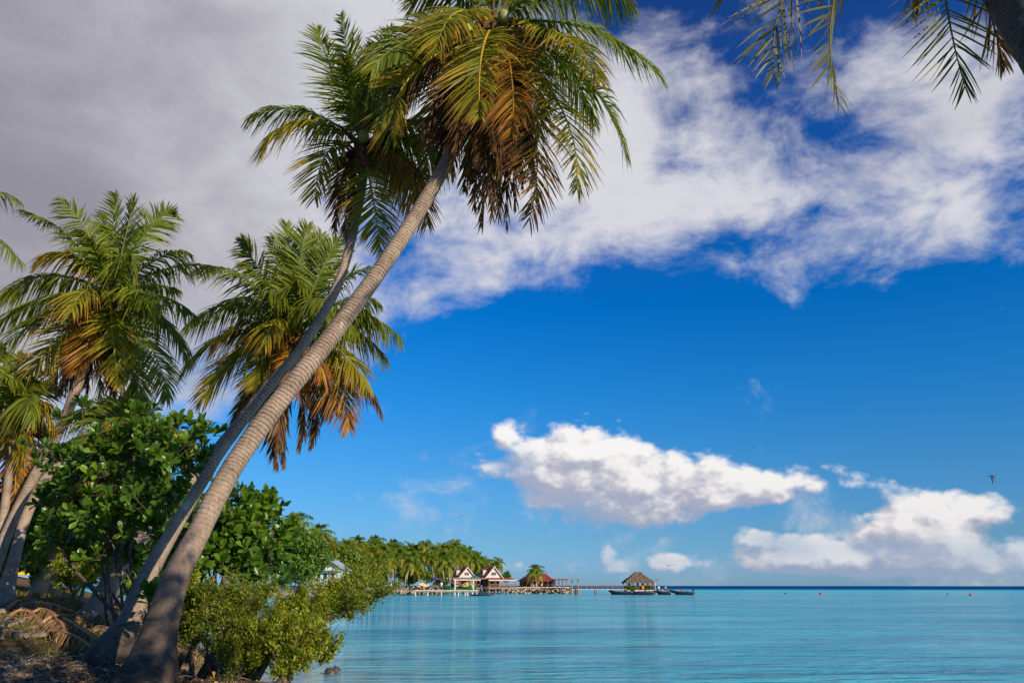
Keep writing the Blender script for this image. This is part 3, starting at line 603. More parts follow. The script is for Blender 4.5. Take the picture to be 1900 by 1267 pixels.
# ------------------------------------------------------------------ big leaved bushes, fine leaved shrub, trees
def frames(D, r):                       # orthonormal frames with z = D
    D = unit(D); ref = np.where(np.abs(D[:, 2:3]) < .9, np.array([[0, 0, 1.]]), np.array([[1., 0, 0]]))
    A = unit(np.cross(ref, D)); B = np.cross(D, A); return A, B, D
def blades(p, d, up, L, Wd, rows=((0, .12), (.4, .62), (.75, 1.), (1., .35)), fold=.18, curl=.15):
    """leaf blades: p base, d direction, up face normal; obovate outline, folded along the midrib"""
    m = len(p); d = unit(d); s = unit(np.cross(d, up)); nrm = np.cross(s, d); L = np.broadcast_to(L, (m,))[:, None]; Wd = np.broadcast_to(Wd, (m,))[:, None]
    k = len(rows); V = np.empty((m, k, 3, 3))
    for i, (t, w) in enumerate(rows):
        c = p + d * L * t - nrm * L * curl * t * t
        V[:, i, 1] = c; V[:, i, 0] = c - s * Wd * w * .5 + nrm * Wd * w * fold; V[:, i, 2] = c + s * Wd * w * .5 + nrm * Wd * w * fold
    ix = np.arange(m)[:, None] * (3 * k); Q = []
    for i in range(k - 1):
        for j in range(2): a = i * 3 + j; Q.append(ix + np.array([[a, a + 1, a + 4, a + 3]]))
    return V.reshape(-1, 3), np.concatenate(Q)
def rosettes(pos, dirs, r, nleaf=9, L=.2, W=.095):
    m = len(pos); A, B, D = frames(dirs, r); Vs = []; Qs = []; n0 = 0
    for k in range(nleaf):
        phi = 2.4 * k + r.uniform(0, 1.0, m) + np.arange(m); el = R(14) + R(66) * (1 - k / nleaf) + r.normal(0, .16, m)
        el = np.pi / 2 - el; keep = r.random(m) > .1
        out = np.cos(phi)[:, None] * A + np.sin(phi)[:, None] * B
        d = np.sin(el)[:, None] * out + np.cos(el)[:, None] * D; up = -np.sin(el)[:, None] * D * -1 - np.cos(el)[:, None] * out
        l = L * r.uniform(.7, 1.2, m)
        V, Q = blades((pos - D * .012 * k)[keep], d[keep], (up + r.normal(0, .2, (m, 3)))[keep], l[keep], (W * l / L * r.uniform(.8, 1.15, m))[keep])
        Vs.append(V); Qs.append(Q + n0); n0 += len(V)
    return np.vstack(Vs), np.vstack(Qs)

def big_bush(name, label, base, ells, nros, seed, L=.2, W=.095, cat='bush', nbr=9, group=None, avoid=None, stem=.05):
    """ells: (px, py, Y, rx px, ry px, rY m, weight)"""
    r = np.random.default_rng(seed); bp = np.array(base, float); e = empty(name, bp, label, cat, group)
    wts = np.array([q[6] for q in ells], float); wts /= wts.sum(); pos = []; dirs = []; own = []
    for q, w in zip(ells, wts):
        k = int(nros * w); c = P(*q[:3]); s = axd(c) / F; u = unit(r.normal(0, 1, (k, 3))); u[:, 2] = np.where(u[:, 2] < -.5, -u[:, 2], u[:, 2])
        rad = r.uniform(.25, 1, k) ** .45; lump = 1 + .28 * np.sin(u[:, 0] * 5 + seed) * np.cos(u[:, 2] * 6 + u[:, 1] * 4)
        pp = c + u * (rad * lump)[:, None] * np.array([q[3] * s, q[5], q[4] * s]); pos.append(pp); dirs.append(unit(u * .9 + np.array([.12, -.25, .75]) + r.normal(0, .25, (k, 3)))); own += [len(own) * 0 + ells.index(q)] * k
    pos = np.vstack(pos); dirs = np.vstack(dirs); own = np.array(own)
    # limbs
    b = MB(); nodes = []
    cs = [P(*q[:3]) for q in ells if q[6] >= .3 or len(ells) == 1]
    for i in range(nbr):
        c = cs[i % len(cs)] + r.normal(0, .14, 3) - np.array([0, 0, .12]); b0 = bp + np.array([r.normal(0, .35), r.normal(0, .25), -.05])
        mid = (b0 + c) / 2 + np.array([r.normal(0, .3), r.normal(0, .2), -.15]); path = cr([b0, (b0 * .7 + mid * .3) + r.normal(0, .08, 3), mid, (mid + c) / 2 + r.normal(0, .18, 3), c], 18)
        b.tube(path, np.linspace(stem * r.uniform(.8, 1.3), stem * .28, 18), 7); nodes.append(path[6:])
    nodes = np.vstack(nodes)
    sub = []
    for i in r.choice(len(pos), min(len(pos), nbr * 14), replace=False):      # secondary branches
        j = np.argmin(np.linalg.norm(nodes - pos[i], axis=1) + r.random(len(nodes)) * .4); a = nodes[j]; t = a + (pos[i] - a) * .8
        path = cr([a, (a + t) / 2 + r.normal(0, .09, 3), t], 7); b.tube(path, np.linspace(stem * .32, stem * .14, 7), 5); sub.append(path[2:])
    sub = np.vstack(sub + [nodes])
    for i in range(len(pos)):
        j = np.argmin(np.linalg.norm(sub - pos[i], axis=1)); a = sub[j]; b.tube([a, (a + pos[i]) / 2 + r.normal(0, .025, 3) - dirs[i] * .03, pos[i] + dirs[i] * .01], [.009, .007, .005], 4, cap=False)
    b.build('branches', 'twig', e, base=bp)
    V, Q = rosettes(pos, dirs, r, 9, L, W); mesh_np('foliage', V - bp, Q, 'broad_leaf', e, smooth=False)
    return e
gb = lambda px, py, Y: np.array([P(px, py, Y)[0], Y, float(ground_z(P(px, py, Y)[0], Y))])
big_bush('big_leaf_bush', 'large bush of glossy round leaves filling the space left of the two leaning trunks', gb(262, 1120, 14.0),
         [(265, 830, 14.3, 88, 52, .9, 1.1), (335, 860, 13.8, 62, 48, .7, .8), (200, 870, 14.6, 75, 52, .9, .9), (150, 900, 14.9, 60, 45, .8, .55), (300, 940, 13.9, 88, 62, .9, 1.0), (215, 970, 14.3, 95, 55, .9, 1.0), (325, 1010, 13.3, 52, 42, .6, .5), (200, 1040, 14.6, 88, 30, .7, .45), (120, 1000, 15.0, 45, 48, .7, .4), (110, 860, 14.9, 40, 30, .5, .25),
          (160, 760, 14.6, 20, 12, .3, .06), (118, 772, 14.9, 16, 12, .3, .04), (270, 770, 14.3, 40, 18, .5, .13), (345, 800, 13.8, 30, 20, .4, .12), (392, 800, 13.5, 26, 18, .4, .09), (75, 830, 15, 20, 14, .4, .05), (90, 930, 15, 30, 20, .5, .12), (60, 1045, 15.2, 28, 14, .5, .06)],
         620, 31, L=.205, W=.10, nbr=13, stem=.036)
big_bush('big_leaf_bush', 'bush of glossy round leaves right of the thickest trunk, above the yellow green shrub', gb(385, 1120, 12.2),
         [(425, 985, 12.4, 52, 50, .8, .9), (470, 970, 12.8, 44, 32, .7, .5), (415, 1045, 12.4, 50, 38, .7, .7), (480, 1030, 12.8, 48, 42, .7, .7), (445, 915, 12.6, 16, 16, .4, .08), (505, 932, 13, 20, 14, .3, .08), (530, 1010, 13.2, 22, 34, .5, .2), (385, 1020, 12.2, 30, 52, .6, .4), (500, 1075, 12.6, 42, 18, .4, .18), (470, 935, 12.7, 30, 16, .4, .14)],
         340, 37, L=.185, W=.092, nbr=12, stem=.05)
big_bush('leaf_shoot', 'small upright shoot of round leaves growing against the foot of the second leaning trunk', P(272, 1150, 10.2), [(284, 1110, 10.0, 13, 26, .12, 1.)], 7, 41, L=.17, W=.08, nbr=2, cat='plant', stem=.012)

# fine leaved shrub at the water's edge
def fine_shrub(name, label, base, limbs, ntuft, seed, leaf=.05, cat='shrub', spread=.35):
    r = np.random.default_rng(seed); bp = np.array(base, float); e = empty(name, bp, label, cat); b = MB(); nodes = []; ndir = []
    for q in limbs:                         # list of (px, py, Y)
        path = cr([bp + r.normal(0, .1, 3)] + [P(*k) for k in q], 30); b.tube(path, np.linspace(.045, .010, 30), 6)
        for k in range(26):                 # side branches sweep along the limb
            u = r.uniform(.28, 1); i = int(u * 29); a = path[i]; t = unit(path[min(29, i + 1)] - path[max(0, i - 1)])
            d = unit(t * 1.1 + r.normal(0, .55, 3) + np.array([0, 0, .12])); l = spread * r.uniform(.6, 1.9) * (1.2 - .5 * u)
            sp = cr([a, a + d * l * .5 + np.array([0, 0, -.03]), a + d * l + np.array([0, 0, .06])], 8); b.tube(sp, np.linspace(.011, .004, 8), 4, cap=False)
            nodes.append(sp[2:]); ndir.append(np.tile(d, (6, 1)))
            for g in range(4):
                j = r.integers(2, 8); d2 = unit(d + r.normal(0, .6, 3) + np.array([0, 0, .2])); l2 = l * r.uniform(.25, .55); s2 = np.array([sp[j] + d2 * l2 * f for f in (0, .35, .7, 1.)])
                b.tube(s2[[0, 3]], [.004, .002], 3, cap=False); nodes.append(s2[1:]); ndir.append(np.tile(d2, (3, 1)))
    b.build('branches', 'twig', e, base=bp)
    nodes = np.vstack(nodes); ndir = np.vstack(ndir); i = r.integers(0, len(nodes), ntuft); c = nodes[i] + r.normal(0, .02, (ntuft, 3))
    per = 13; p = np.repeat(c, per, 0) + r.normal(0, .026, (ntuft * per, 3)); dd = unit(np.repeat(ndir[i], per, 0) * .6 + r.normal(0, .75, (ntuft * per, 3)) + np.array([0, 0, .35]))
    V, Q = blades(p, dd, unit(r.normal(0, 1, (len(p), 3)) + np.array([0, -.3, .8])), leaf * r.uniform(.7, 1.25, len(p)), leaf * .5, rows=((0, .3), (.55, 1.), (1., .25)), fold=.1, curl=.1)
    mesh_np('foliage', V - bp, Q, 'fine_leaf', e); return e
fine_shrub('fine_leaf_shrub', 'wide yellow green shrub of tiny leaves sweeping out over the water beside the thickest trunk', P(425, 1310, 9.6),
           [[(480, 1215, 9.9), (575, 1150, 10.2), (728, 1094, 10.6)], [(480, 1200, 10.2), (560, 1130, 10.8), (670, 1084, 11.2)], [(520, 1190, 10.0), (620, 1140, 10.3), (690, 1112, 10.5)], [(540, 1165, 10.6), (625, 1112, 10.9), (690, 1072, 11.2)], [(465, 1210, 9.9), (510, 1155, 10.2), (545, 1115, 10.4)], [(440, 1210, 10), (455, 1145, 10.3), (480, 1112, 10.5)], [(410, 1210, 10), (400, 1150, 10.2), (395, 1110, 10.4)],
            [(470, 1235, 9.7), (525, 1190, 9.9), (570, 1160, 10.1)], [(480, 1170, 10.6), (560, 1135, 10.8), (620, 1115, 11)], [(450, 1225, 9.5), (480, 1185, 9.5), (520, 1165, 9.6)], [(430, 1190, 10.3), (430, 1140, 10.5), (435, 1112, 10.6)], [(440, 1240, 9.4), (480, 1215, 9.5), (520, 1195, 9.6)], [(420, 1235, 9.5), (435, 1195, 9.4), (455, 1165, 9.4)], [(560, 1150, 10.6), (610, 1118, 10.9), (640, 1090, 11.1)]],
           4600, 43, leaf=.036, spread=.23)
fine_shrub('fine_leaf_shrub', 'small feathery shrub rising at the bottom edge in front of the shallow water', P(520, 1310, 9.2), [[(540, 1250, 9.3), (565, 1220, 9.4), (600, 1205, 9.5)], [(530, 1240, 9.2), (555, 1205, 9.3), (578, 1185, 9.4)], [(525, 1255, 9.2), (535, 1225, 9.2), (560, 1205, 9.3)]], 420, 47, spread=.18)
fine_shrub('fine_leaf_shrub', 'narrow upright shrub hugging the right side of the thickest trunk foot', P(345, 1235, 10.4), [[(350, 1180, 10.5), (352, 1130, 10.6), (350, 1085, 10.7)], [(355, 1190, 10.4), (365, 1150, 10.4), (372, 1115, 10.5)], [(345, 1200, 10.4), (338, 1150, 10.5), (340, 1120, 10.6)]], 700, 48, spread=.2)
fine_shrub('fine_leaf_shrub', 'low dark shrub in the grass left of the short leaning trunk', gb(135, 1100, 20), [[(130, 1090, 20), (125, 1078, 20), (118, 1068, 20)], [(150, 1088, 20), (160, 1075, 20), (170, 1062, 20)], [(140, 1085, 19.7), (145, 1070, 19.6), (145, 1058, 19.5)]], 600, 49, spread=.35, leaf=.07)

# leafy trees
def leafy_tree(name, label, px0, px1, ptop, pbot, Y, n, seed, mat='tree_leaf', leaf=.2, depth=None, group=None, trunk=True, foot=None, cat='tree', nclump=26):
    r = np.random.default_rng(seed); c = P((px0 + px1) / 2, (ptop + pbot) / 2, Y); s = axd(c) / F; rx = (px1 - px0) / 2 * s; rz = (pbot - ptop) / 2 * s; ry = depth or rx * .8
    zf = 1.0 if foot is None else foot; bp = np.array([c[0], Y, zf]); e = empty(name, bp, label, cat, group)
    u = unit(r.normal(0, 1, (nclump, 3))); u[:, 2] = u[:, 2] * .9 + .1; rad = r.uniform(.35, .82, nclump)
    cc = c + u * rad[:, None] * np.array([rx, ry, rz]); cr_ = r.uniform(.2, .38, nclump) * min(rx, rz * 1.2)
    k = r.choice(nclump, n, p=cr_ ** 2 / np.sum(cr_ ** 2)); v = unit(r.normal(0, 1, (n, 3)) + np.array([0, 0, .25])); p = cc[k] + v * (cr_[k] * r.uniform(.75, 1.08, n))[:, None] * np.array([1.1, 1.1, .85])
    d = unit(v * .5 + r.normal(0, .8, (n, 3)) + np.array([0, 0, .1]))
    V, Q = blades(p, d, unit(v + r.normal(0, .45, (n, 3))), leaf * r.uniform(.7, 1.3, n), leaf * .55 * np.ones(n), rows=((0, .3), (.5, 1.), (1., .25)), fold=.12)
    mesh_np('crown', V - bp, Q, mat, e)
    if trunk:
        b = MB(); top = c - np.array([0, 0, rz * .3]); b.tube(cr([bp - [0, 0, .2], (bp * .6 + top * .4) + r.normal(0, .1, 3), top], 10), np.linspace(rx * .07 + .05, rx * .03, 10), 8)
        for i in range(0, nclump, 2): a = bp + (top - bp) * r.uniform(.55, .95); b.tube(cr([a, (a + cc[i]) / 2 + [0, 0, -.1], cc[i]], 5), np.linspace(rx * .025, .01, 5), 5)
        b.build('trunk', 'bark', e, base=bp, smooth=True)
    return e
# behind the bushes on the left
BG = 'broad leaved trees closing the gap behind the big leaved bush'
for i, a in enumerate([(-60, 90, 870, 1092, 26, 'dark leafy tree at the far left behind the palm trunks'), (60, 190, 900, 1088, 30, 'dark leafy tree behind the short leaning trunk, seen under the bush'), (150, 300, 860, 1090, 27, 'dark leafy tree behind the middle of the big leaved bush'),
                       (240, 400, 900, 1105, 32, 'dark leafy tree seen between the second leaning trunk and the bush')]):
    leafy_tree('leafy_tree', a[5], *a[:5], 6500, 60 + i, leaf=.28, foot=1.6, group=BG, nclump=34)
for i, a in enumerate([(50, 130, 1010, 1098, 36, 'low dark bush in the grass at the far left, beyond the twin palm feet'), (115, 205, 1000, 1104, 38, 'low dark bush beyond the short leaning trunk'), (190, 265, 1000, 1112, 40, 'low dark bush seen through the stems of the big leaved bush'), (240, 330, 1010, 1116, 44, 'low dark bush between the leaning trunks and the water')]):
    leafy_tree('leafy_bush', a[5], *a[:5], 4200, 80 + i, leaf=.26, foot=1.3, group='low bushes closing the view under the big leaved bush', nclump=30, cat='bush')
# broad tree beside and behind the photographer: its shade falls on the bank at the left
def shade_tree(cx, cy, cz, rx, rz, n, seed, label, fx, fy):
    r = np.random.default_rng(seed); bp = np.array([fx, fy, float(ground_z(fx, fy))]); e = empty('leafy_tree', bp, label, 'tree', 'shade trees above the near bank'); c = np.array([cx, cy, cz]); nc = 22
    u = unit(r.normal(0, 1, (nc, 3))); cc = c + u * r.uniform(.3, .85, nc)[:, None] * np.array([rx, rx, rz]); k = r.integers(0, nc, n); v = unit(r.normal(0, 1, (n, 3))); p = cc[k] + v * r.uniform(.5, .95, n)[:, None]
    V, Q = blades(p, v + r.normal(0, .6, (n, 3)), unit(v + r.normal(0, .4, (n, 3))), .2 * np.ones(n), .11 * np.ones(n)); mesh_np('crown', V - bp, Q, 'broad_leaf', e)
    b = MB(); b.tube(cr([bp, (bp + c) / 2 + [.2, 0, 0], c], 12), np.linspace(.22, .09, 12), 10)
    for q in cc: a = bp + (c - bp) * r.uniform(.55, .95); b.tube(cr([a, (a + q) / 2 + [0, 0, .15], q], 6), np.linspace(.06, .015, 6), 5)
    b.build('trunk', 'bark', e, base=bp, smooth=True)
shade_tree(4.2, .1, 6.0, 1.5, 1.2, 1100, 71, 'broad leafy tree beside the photographer, shading the bank', 5.0, -.8)
shade_tree(2.3, .4, 7.2, 1.5, 1.0, 2600, 72, 'taller leafy tree over the photographer, shading the fallen fronds', .9, -2.5)
# ------------------------------------------------------------------ litter on the ground
r = np.random.default_rng(77)
def gpt(px, py):          # where the ray through a photo pixel meets the ground
    d = ray(px, py); t = np.linspace(6, 60, 4000) / d[1]; p = np.array([0, 0, EYE]) + d * t[:, None]; h = ground_z(p[:, 0], p[:, 1]) - p[:, 2]
    i = np.argmax(h > 0); return p[i]
# coral pebbles
def pebbles(name, n, f, size, mat, kind='stuff'):
    pts = f(n); m = len(pts); s = size * np.exp(r.normal(0, .35, m)); A = r.uniform(0, 6.28, m)
    ico = np.array([(1, 0, 0), (0, 1, 0), (-1, 0, 0), (0, -1, 0)]); V = np.empty((m, 8, 3)); ca, sa = np.cos(A), np.sin(A)
    for k in range(4):
        x, y = [(1, .1), (.1, 1), (-1, -.1), (-.1, -1)][k]; X = x * ca - y * sa * .7; Y = x * sa + y * ca * .7
        V[:, k] = pts + np.stack([X, Y, np.zeros(m) - .3], 1) * s[:, None]; V[:, k + 4] = pts + np.stack([X * .6, Y * .6, np.full(m, .45) + r.normal(0, .1, m)], 1) * s[:, None]
    ix = np.arange(m)[:, None] * 8; Q = np.concatenate([ix + np.array([q]) for q in ([0, 1, 5, 4], [1, 2, 6, 5], [2, 3, 7, 6], [3, 0, 4, 7], [4, 5, 6, 7])])
    return tag(mesh_np(name, V.reshape(-1, 3), Q, mat), kind=kind)
m, nt = newmat('coral_stone'); c = ramp(nt, island(nt), [(0, (.045, .034, .024)), (.5, (.14, .11, .08)), (.85, (.28, .23, .18)), (1, (.48, .42, .35))]); b = principled(nt, c, .9, .15); finish(nt, b.outputs[0])
m, nt = newmat('dead_leaf'); c = ramp(nt, island(nt), [(0, (.05, .028, .016)), (.45, (.16, .085, .04)), (.8, (.30, .18, .09)), (.95, (.45, .30, .15)), (1, (.55, .20, .03))]); b = principled(nt, c, .8, .2); finish(nt, b.outputs[0])
m, nt = newmat('grass_blade'); c = ramp(nt, island(nt), [(0, (.05, .055, .012)), (.5, (.12, .115, .022)), (1, (.26, .20, .06))]); b = principled(nt, c, .8, .2); finish(nt, b.outputs[0])
def gravel_pts(n):
    x = r.normal(-6.0, 1.3, n); y = r.normal(9.9, .65, n); return np.stack([x, y, ground_z(x, y)], 1)
pebbles('coral_gravel', 12000, gravel_pts, .018, 'coral_stone')
def bank_pts(n):
    y = r.uniform(8.2, 15, n); x = shore_x(y) - r.uniform(.0, 1.5, n); return np.stack([x, y, ground_z(x, y)], 1)
pebbles('bank_stones', 2600, bank_pts, .04, 'coral_stone')
# dead leaves
def leaves(name, n, f, size, mat, up=.9):
    p = f(n); m = len(p); d = r.normal(0, 1, (m, 3)); d[:, 2] *= .25; p = p + np.array([0, 0, .015])
    V, Q = blades(p, unit(d), unit(r.normal(0, .5, (m, 3)) + np.array([0, 0, up])), size * r.uniform(.6, 1.3, m), size * .42 * np.ones(m), fold=.3, curl=.3)
    return tag(mesh_np(name, V, Q, mat), kind='stuff')
def land_pts(n):
    y = 6 + 16 * r.random(n) ** 1.3; x = np.minimum(r.uniform(-13, 1, n), shore_x(y) - .2); x = np.where(r.random(n) < .5, -3.2 - 2.6 * r.random(n) ** .8 - (y - 9) * .22, x); x = np.minimum(x, shore_x(y) - .15); return np.stack([x, y, ground_z(x, y)], 1)
leaves('leaf_litter', 14000, land_pts, .09, 'dead_leaf')
def sticks_pts(n): return land_pts(n)
p = land_pts(2600); b = MB()
for q in p[:1500]:
    a = r.uniform(0, 6.28); l = r.uniform(.08, .4); d = np.array([math.cos(a), math.sin(a), r.normal(0, .12)]) * l; b.tube([q + [0, 0, .02], q + d * .5 + [0, 0, .03 + .03 * r.random()], q + d + [0, 0, .02]], [.006, .005, .003], 4, cap=False)
tag(b.build('twig_litter', 'dry_wood'), kind='stuff')
# grass: short tufts
def grass_pts(n):
    y = 11 + 24 * r.random(n) ** 1.2; x = r.uniform(-24, -2, n); k = (x < shore_x(y) - .8) & (x > -.85 * y - 2) & (vnoise(x, y, 1.1, 5) > .42 - (y - 11) * .02); x, y = x[k], y[k]; return np.stack([x, y, ground_z(x, y)], 1)
p = grass_pts(16000); p = np.repeat(p, 4, 0) + r.normal(0, .04, (len(p) * 4, 3)) * [1, 1, 0]; k = len(p)
V, Q = blades(p, unit(r.normal(0, .45, (k, 3)) + np.array([0, 0, 1])), unit(r.normal(0, 1, (k, 3))), r.uniform(.06, .20, k), .012 * np.ones(k), rows=((0, 1.), (.6, .7), (1., .1)))
tag(mesh_np('short_grass', V, Q, 'grass_blade'), kind='stuff')
def grass2(n):
    x = r.normal(-5.3, 2.4, n); y = r.normal(9.0, 1.4, n); k = (x < shore_x(y) - .3) & (vnoise(x, y, .5, 9) > .5) & (y > 7); x, y = x[k], y[k]; return np.stack([x, y, ground_z(x, y)], 1)
p = grass2(9000); k = len(p)
V, Q = blades(p, unit(r.normal(0, .6, (k, 3)) + np.array([0, 0, .8])), unit(r.normal(0, 1, (k, 3))), r.uniform(.03, .09, k), .008 * np.ones(k), rows=((0, 1.), (.6, .7), (1., .1)))
tag(mesh_np('dry_ground_cover', V, Q, 'dead_leaf'), kind='stuff')
# fallen palm fronds, dry
FF = 'dry fronds fallen in front of the leaning palms'
def fallen(label, a, mid, tip, seed, group=FF):
    A, M, T = gpt(*a), gpt(*mid), gpt(*tip); lift = np.array([0, 0, .10]); e = empty('fallen_frond', A, label, 'fallen frond', group)
    A2, M2, T2 = A + lift * .4, M + lift * 1.7, T + lift * .3
    V, Q, cc = frond_np(A2, T2, M2, 'd', 46, .62, .034, .18, 0.0, seed, .036)
    cc = cc * 2.2 + .05; V[:, 2] = np.maximum(V[:, 2], ground_z(V[:, 0], V[:, 1]) + .015 + r.random(len(V)) * .02)
    o = mesh_np('leaflets', V - A, Q, 'palm_leaf', e, cc)
    b = MB(); b.tube([A2 - unit(M2 - A2) * .35 + [0, 0, .02], A2, A2 + (M2 - A2) * .4], [.075, .045, .03], 6); b.build('stalk', 'dry_wood', e, base=A, smooth=True)
fallen('dry fallen frond with a pale curved stalk lying nearest the left edge', (2, 1168), (38, 1150), (90, 1172), 201)
fallen('dry fallen frond arching across the middle of the brown heap left of the trunks', (40, 1158), (80, 1148), (118, 1180), 202)
fallen('grey dry frond sweeping down from the heap towards the foot of the thickest trunk', (112, 1150), (150, 1190), (215, 1222), 203)
fallen('dry fallen frond lying at the back of the heap below the grass', (30, 1130), (80, 1134), (150, 1146), 204)
fallen('dry fallen frond tucked under the second leaning trunk', (170, 1170), (205, 1190), (240, 1212), 205)
fallen('dry fallen frond whose tip points to the short leaning trunk', (70, 1166), (110, 1160), (165, 1158), 206)
fallen('long dry fallen frond lying along the lower edge of the brown heap', (60, 1185), (120, 1196), (190, 1228), 207)
fallen('dry fallen frond behind the heap, nearest the palm at the left edge', (10, 1136), (45, 1126), (98, 1128), 208)
fallen('short dry fallen frond pointing at the camera from the middle of the heap', (96, 1160), (110, 1178), (128, 1206), 209)
fallen('dry fallen frond leaning on the left side of the second leaning trunk foot', (150, 1150), (185, 1160), (222, 1192), 210)
def root(label, pts, rad, name='dead_branch'):
    q = [gpt(x, y) + np.array([0, 0, h]) for x, y, h in pts]; b = MB(); c = cr(q, 26); rr = np.linspace(rad, rad * .3, 26); b.tube(c, rr, 8, jit=1 + rng.normal(0, .08, (26, 8)))
    for k in range(5): i = 6 + k * 4; d = r.normal(0, .2, 3); d[2] = abs(d[2]) * .6; b.tube([c[i], c[i] + d * .6, c[i] + d * 1.2 + [0, 0, -.02]], [rad * .45, rad * .3, rad * .1], 5)
    tag(b.build(name, 'dry_wood', smooth=True), label, 'dead branch', 'bleached branches on the ground')
root('pale bare branch curving at the left edge of the frond heap', [(2, 1192, .05), (12, 1178, .25), (34, 1170, .12), (46, 1186, .03)], .026)
root('thin straight stick crossing the brown heap diagonally', [(48, 1188, .04), (75, 1175, .12), (97, 1162, .15)], .018)
root('forked bleached branch lying against the foot of the second leaning trunk', [(185, 1178, .05), (200, 1163, .2), (222, 1158, .22), (236, 1166, .1), (232, 1180, .02)], .02)
root('long thin bleached branch in front of the leaning trunks', [(150, 1170, .04), (176, 1196, .1), (205, 1216, .05), (228, 1218, .03)], .022)
root('dark crooked branch sticking up in the grass left of the heap', [(48, 1120, .02), (54, 1112, .2), (50, 1106, .3)], .03)
for i, (x, y, s_) in enumerate([(116, 1190, .17), (105, 1170, .13), (150, 1130, .12), (60, 1180, .1)]):
    q = gpt(x, y); b = MB().ball(q + [0, 0, s_ * .4], (s_, s_ * .8, s_ * .75), 12, jit=.04)
    tag(b.build('coconut_husk', 'fibre', smooth=True), ['brown husk at the front edge of the frond heap above the gravel', 'brown husk in the middle of the frond heap', 'brown husk by the foot of the short leaning trunk', 'small brown husk at the left of the frond heap'][i], 'coconut husk', 'old coconut husks in the frond heap')
# stones in the water
plain('wet_stone', (.055, .045, .035), .45, .5, var=.5, scale=12, bump=.9)
for i, (x, y, s_) in enumerate([(611, 1248, .12), (622, 1246, .13)]):
    q = P(x, y, YW(y) - .2); q[2] = .02; b = MB().ball(q, (s_ * 1.1, s_, s_ * .95), 14, jit=.10)
    tag(b.build('rock', 'wet_stone', smooth=False), ['dark wet rock breaking the shallow water, the left one of a pair', 'dark wet rock breaking the shallow water, the right one of a pair'][i], 'rock', 'rocks in the shallows')
# yellow hut seen through the trunks
def shed():
    a = P(54, 1066, 80); z = float(ground_z(a[0], 80)); B = (a[0], 80, z); e = empty('yellow_shed', B, 'low yellow shed glimpsed between the trunks at the far left', 'shed')
    plain('yellow_paint', (.80, .50, .02), .6, .3, var=.1); plain('pink_paint', (.6, .05, .12), .6, .3, var=.1); plain('grey_tin', (.28, .30, .33), .4, .4, .3)
    w = MB().box((0, 1, .9), (3.2, 2.4, 1.8)).build('wall', 'yellow_paint', e); MB().box((0, .8, 1.95), (3.8, 3.2, .1), tilt=.12).build('roof', 'grey_tin', e); MB().box((.95, -.24, .8), (.16, .08, 1.6)).build('door_frame', 'pink_paint', e); MB().box((-.5, -.22, 1.0), (.7, .06, .7)).build('window', 'grey_tin', w)
shed()
# ------------------------------------------------------------------ the far shore
r = np.random.default_rng(101)
def mpp(Y): return axd(np.array([0, Y, EYE])) / F                 # metres per photo pixel at distance Y
def W(px, py, Y, dy=0): p = P(px, py, Y); return p + np.array([0, dy, 0])
plain('white_paint', (.44, .42, .40), .6, .3, var=.08, scale=3); plain('cream_paint', (.50, .40, .32), .6, .3, var=.1)
plain('red_roof', (.27, .028, .02), .5, .4, var=.2, scale=2, stretch=(8, 8, 8)); plain('dark_wood', (.07, .045, .03), .8, .2, var=.4, scale=3, stretch=(6, 6, .6))
plain('brown_wood', (.22, .12, .06), .8, .2, var=.3, scale=3, stretch=(6, 6, .6)); plain('grey_wood', (.24, .21, .18), .85, .2, var=.3, scale=4)
plain('pale_post', (.62, .52, .42), .8, .2, var=.2, scale=4); plain('window_glass', (.03, .04, .05), .15, .6, var=.2)
plain('tin_roof', (.42, .47, .53), .4, .5, .3, var=.12); plain('blue_wall', (.45, .56, .62), .6, .3, var=.1)
plain('thatch', (.15, .105, .075), .95, .05, var=.55, scale=2.2, bump=1.2, stretch=(1, 1, 4), dist=.15)
plain('green_mat', (.008, .17, .03), .8, .2, var=.3, scale=2); plain('rubber_navy', (.012, .013, .03), .45, .4, var=.3)
plain('black_plastic', (.012, .012, .014), .4, .5, var=.2); plain('skin', (.28, .13, .075), .6, .3, var=.1); plain('skin_dark', (.14, .065, .035), .6, .3, var=.1)
plain('purple_cloth', (.07, .035, .22), .8, .2, var=.2); plain('teal_cloth', (.01, .17, .15), .8, .2, var=.2); plain('canvas', (.62, .48, .28), .8, .2, var=.2)
plain('red_plastic', (.55, .03, .02), .5, .4, var=.15); plain('yellow_hull', (.70, .52, .20), .5, .4, var=.2); plain('orange_cloth', (.65, .16, .02), .8, .2, var=.2)
plain('white_cloth', (.75, .73, .72), .8, .2, var=.05); plain('blue_cloth', (.06, .13, .36), .8, .2, var=.1); plain('red_cloth', (.55, .04, .03), .8, .2, var=.1); plain('black_hair', (.012, .01, .009), .6, .3, var=.1)
plain('grey_cloth', (.16, .16, .18), .8, .2, var=.1); plain('pink_cloth', (.6, .22, .3), .8, .2, var=.1)
m, nt = newmat('dry_stone'); co = wco(nt); q = vmath(nt, 'MULTIPLY', co, (1, 1, 1.2)); q = vmath(nt, 'ADD', q, vmath(nt, 'SCALE', S(nt, nt.nodes.new('ShaderNodeTexNoise').outputs['Color']), scale=.3))
v = voro(nt, q, 2.2); cc = sep(nt, voro(nt, q, 2.2, out='Color'))[0]; n = noise(nt, co, 9, 4)
c = mix(nt, v.step(.42, .62), ramp(nt, cc, [(0, (.10, .08, .06)), (.5, (.28, .22, .155)), (1, (.55, .45, .33))]), (.012, .01, .008)); b = principled(nt, c, .95, .1); finish(nt, b.outputs[0], v * -1.0 + n * .2, 1.0, .15, b)

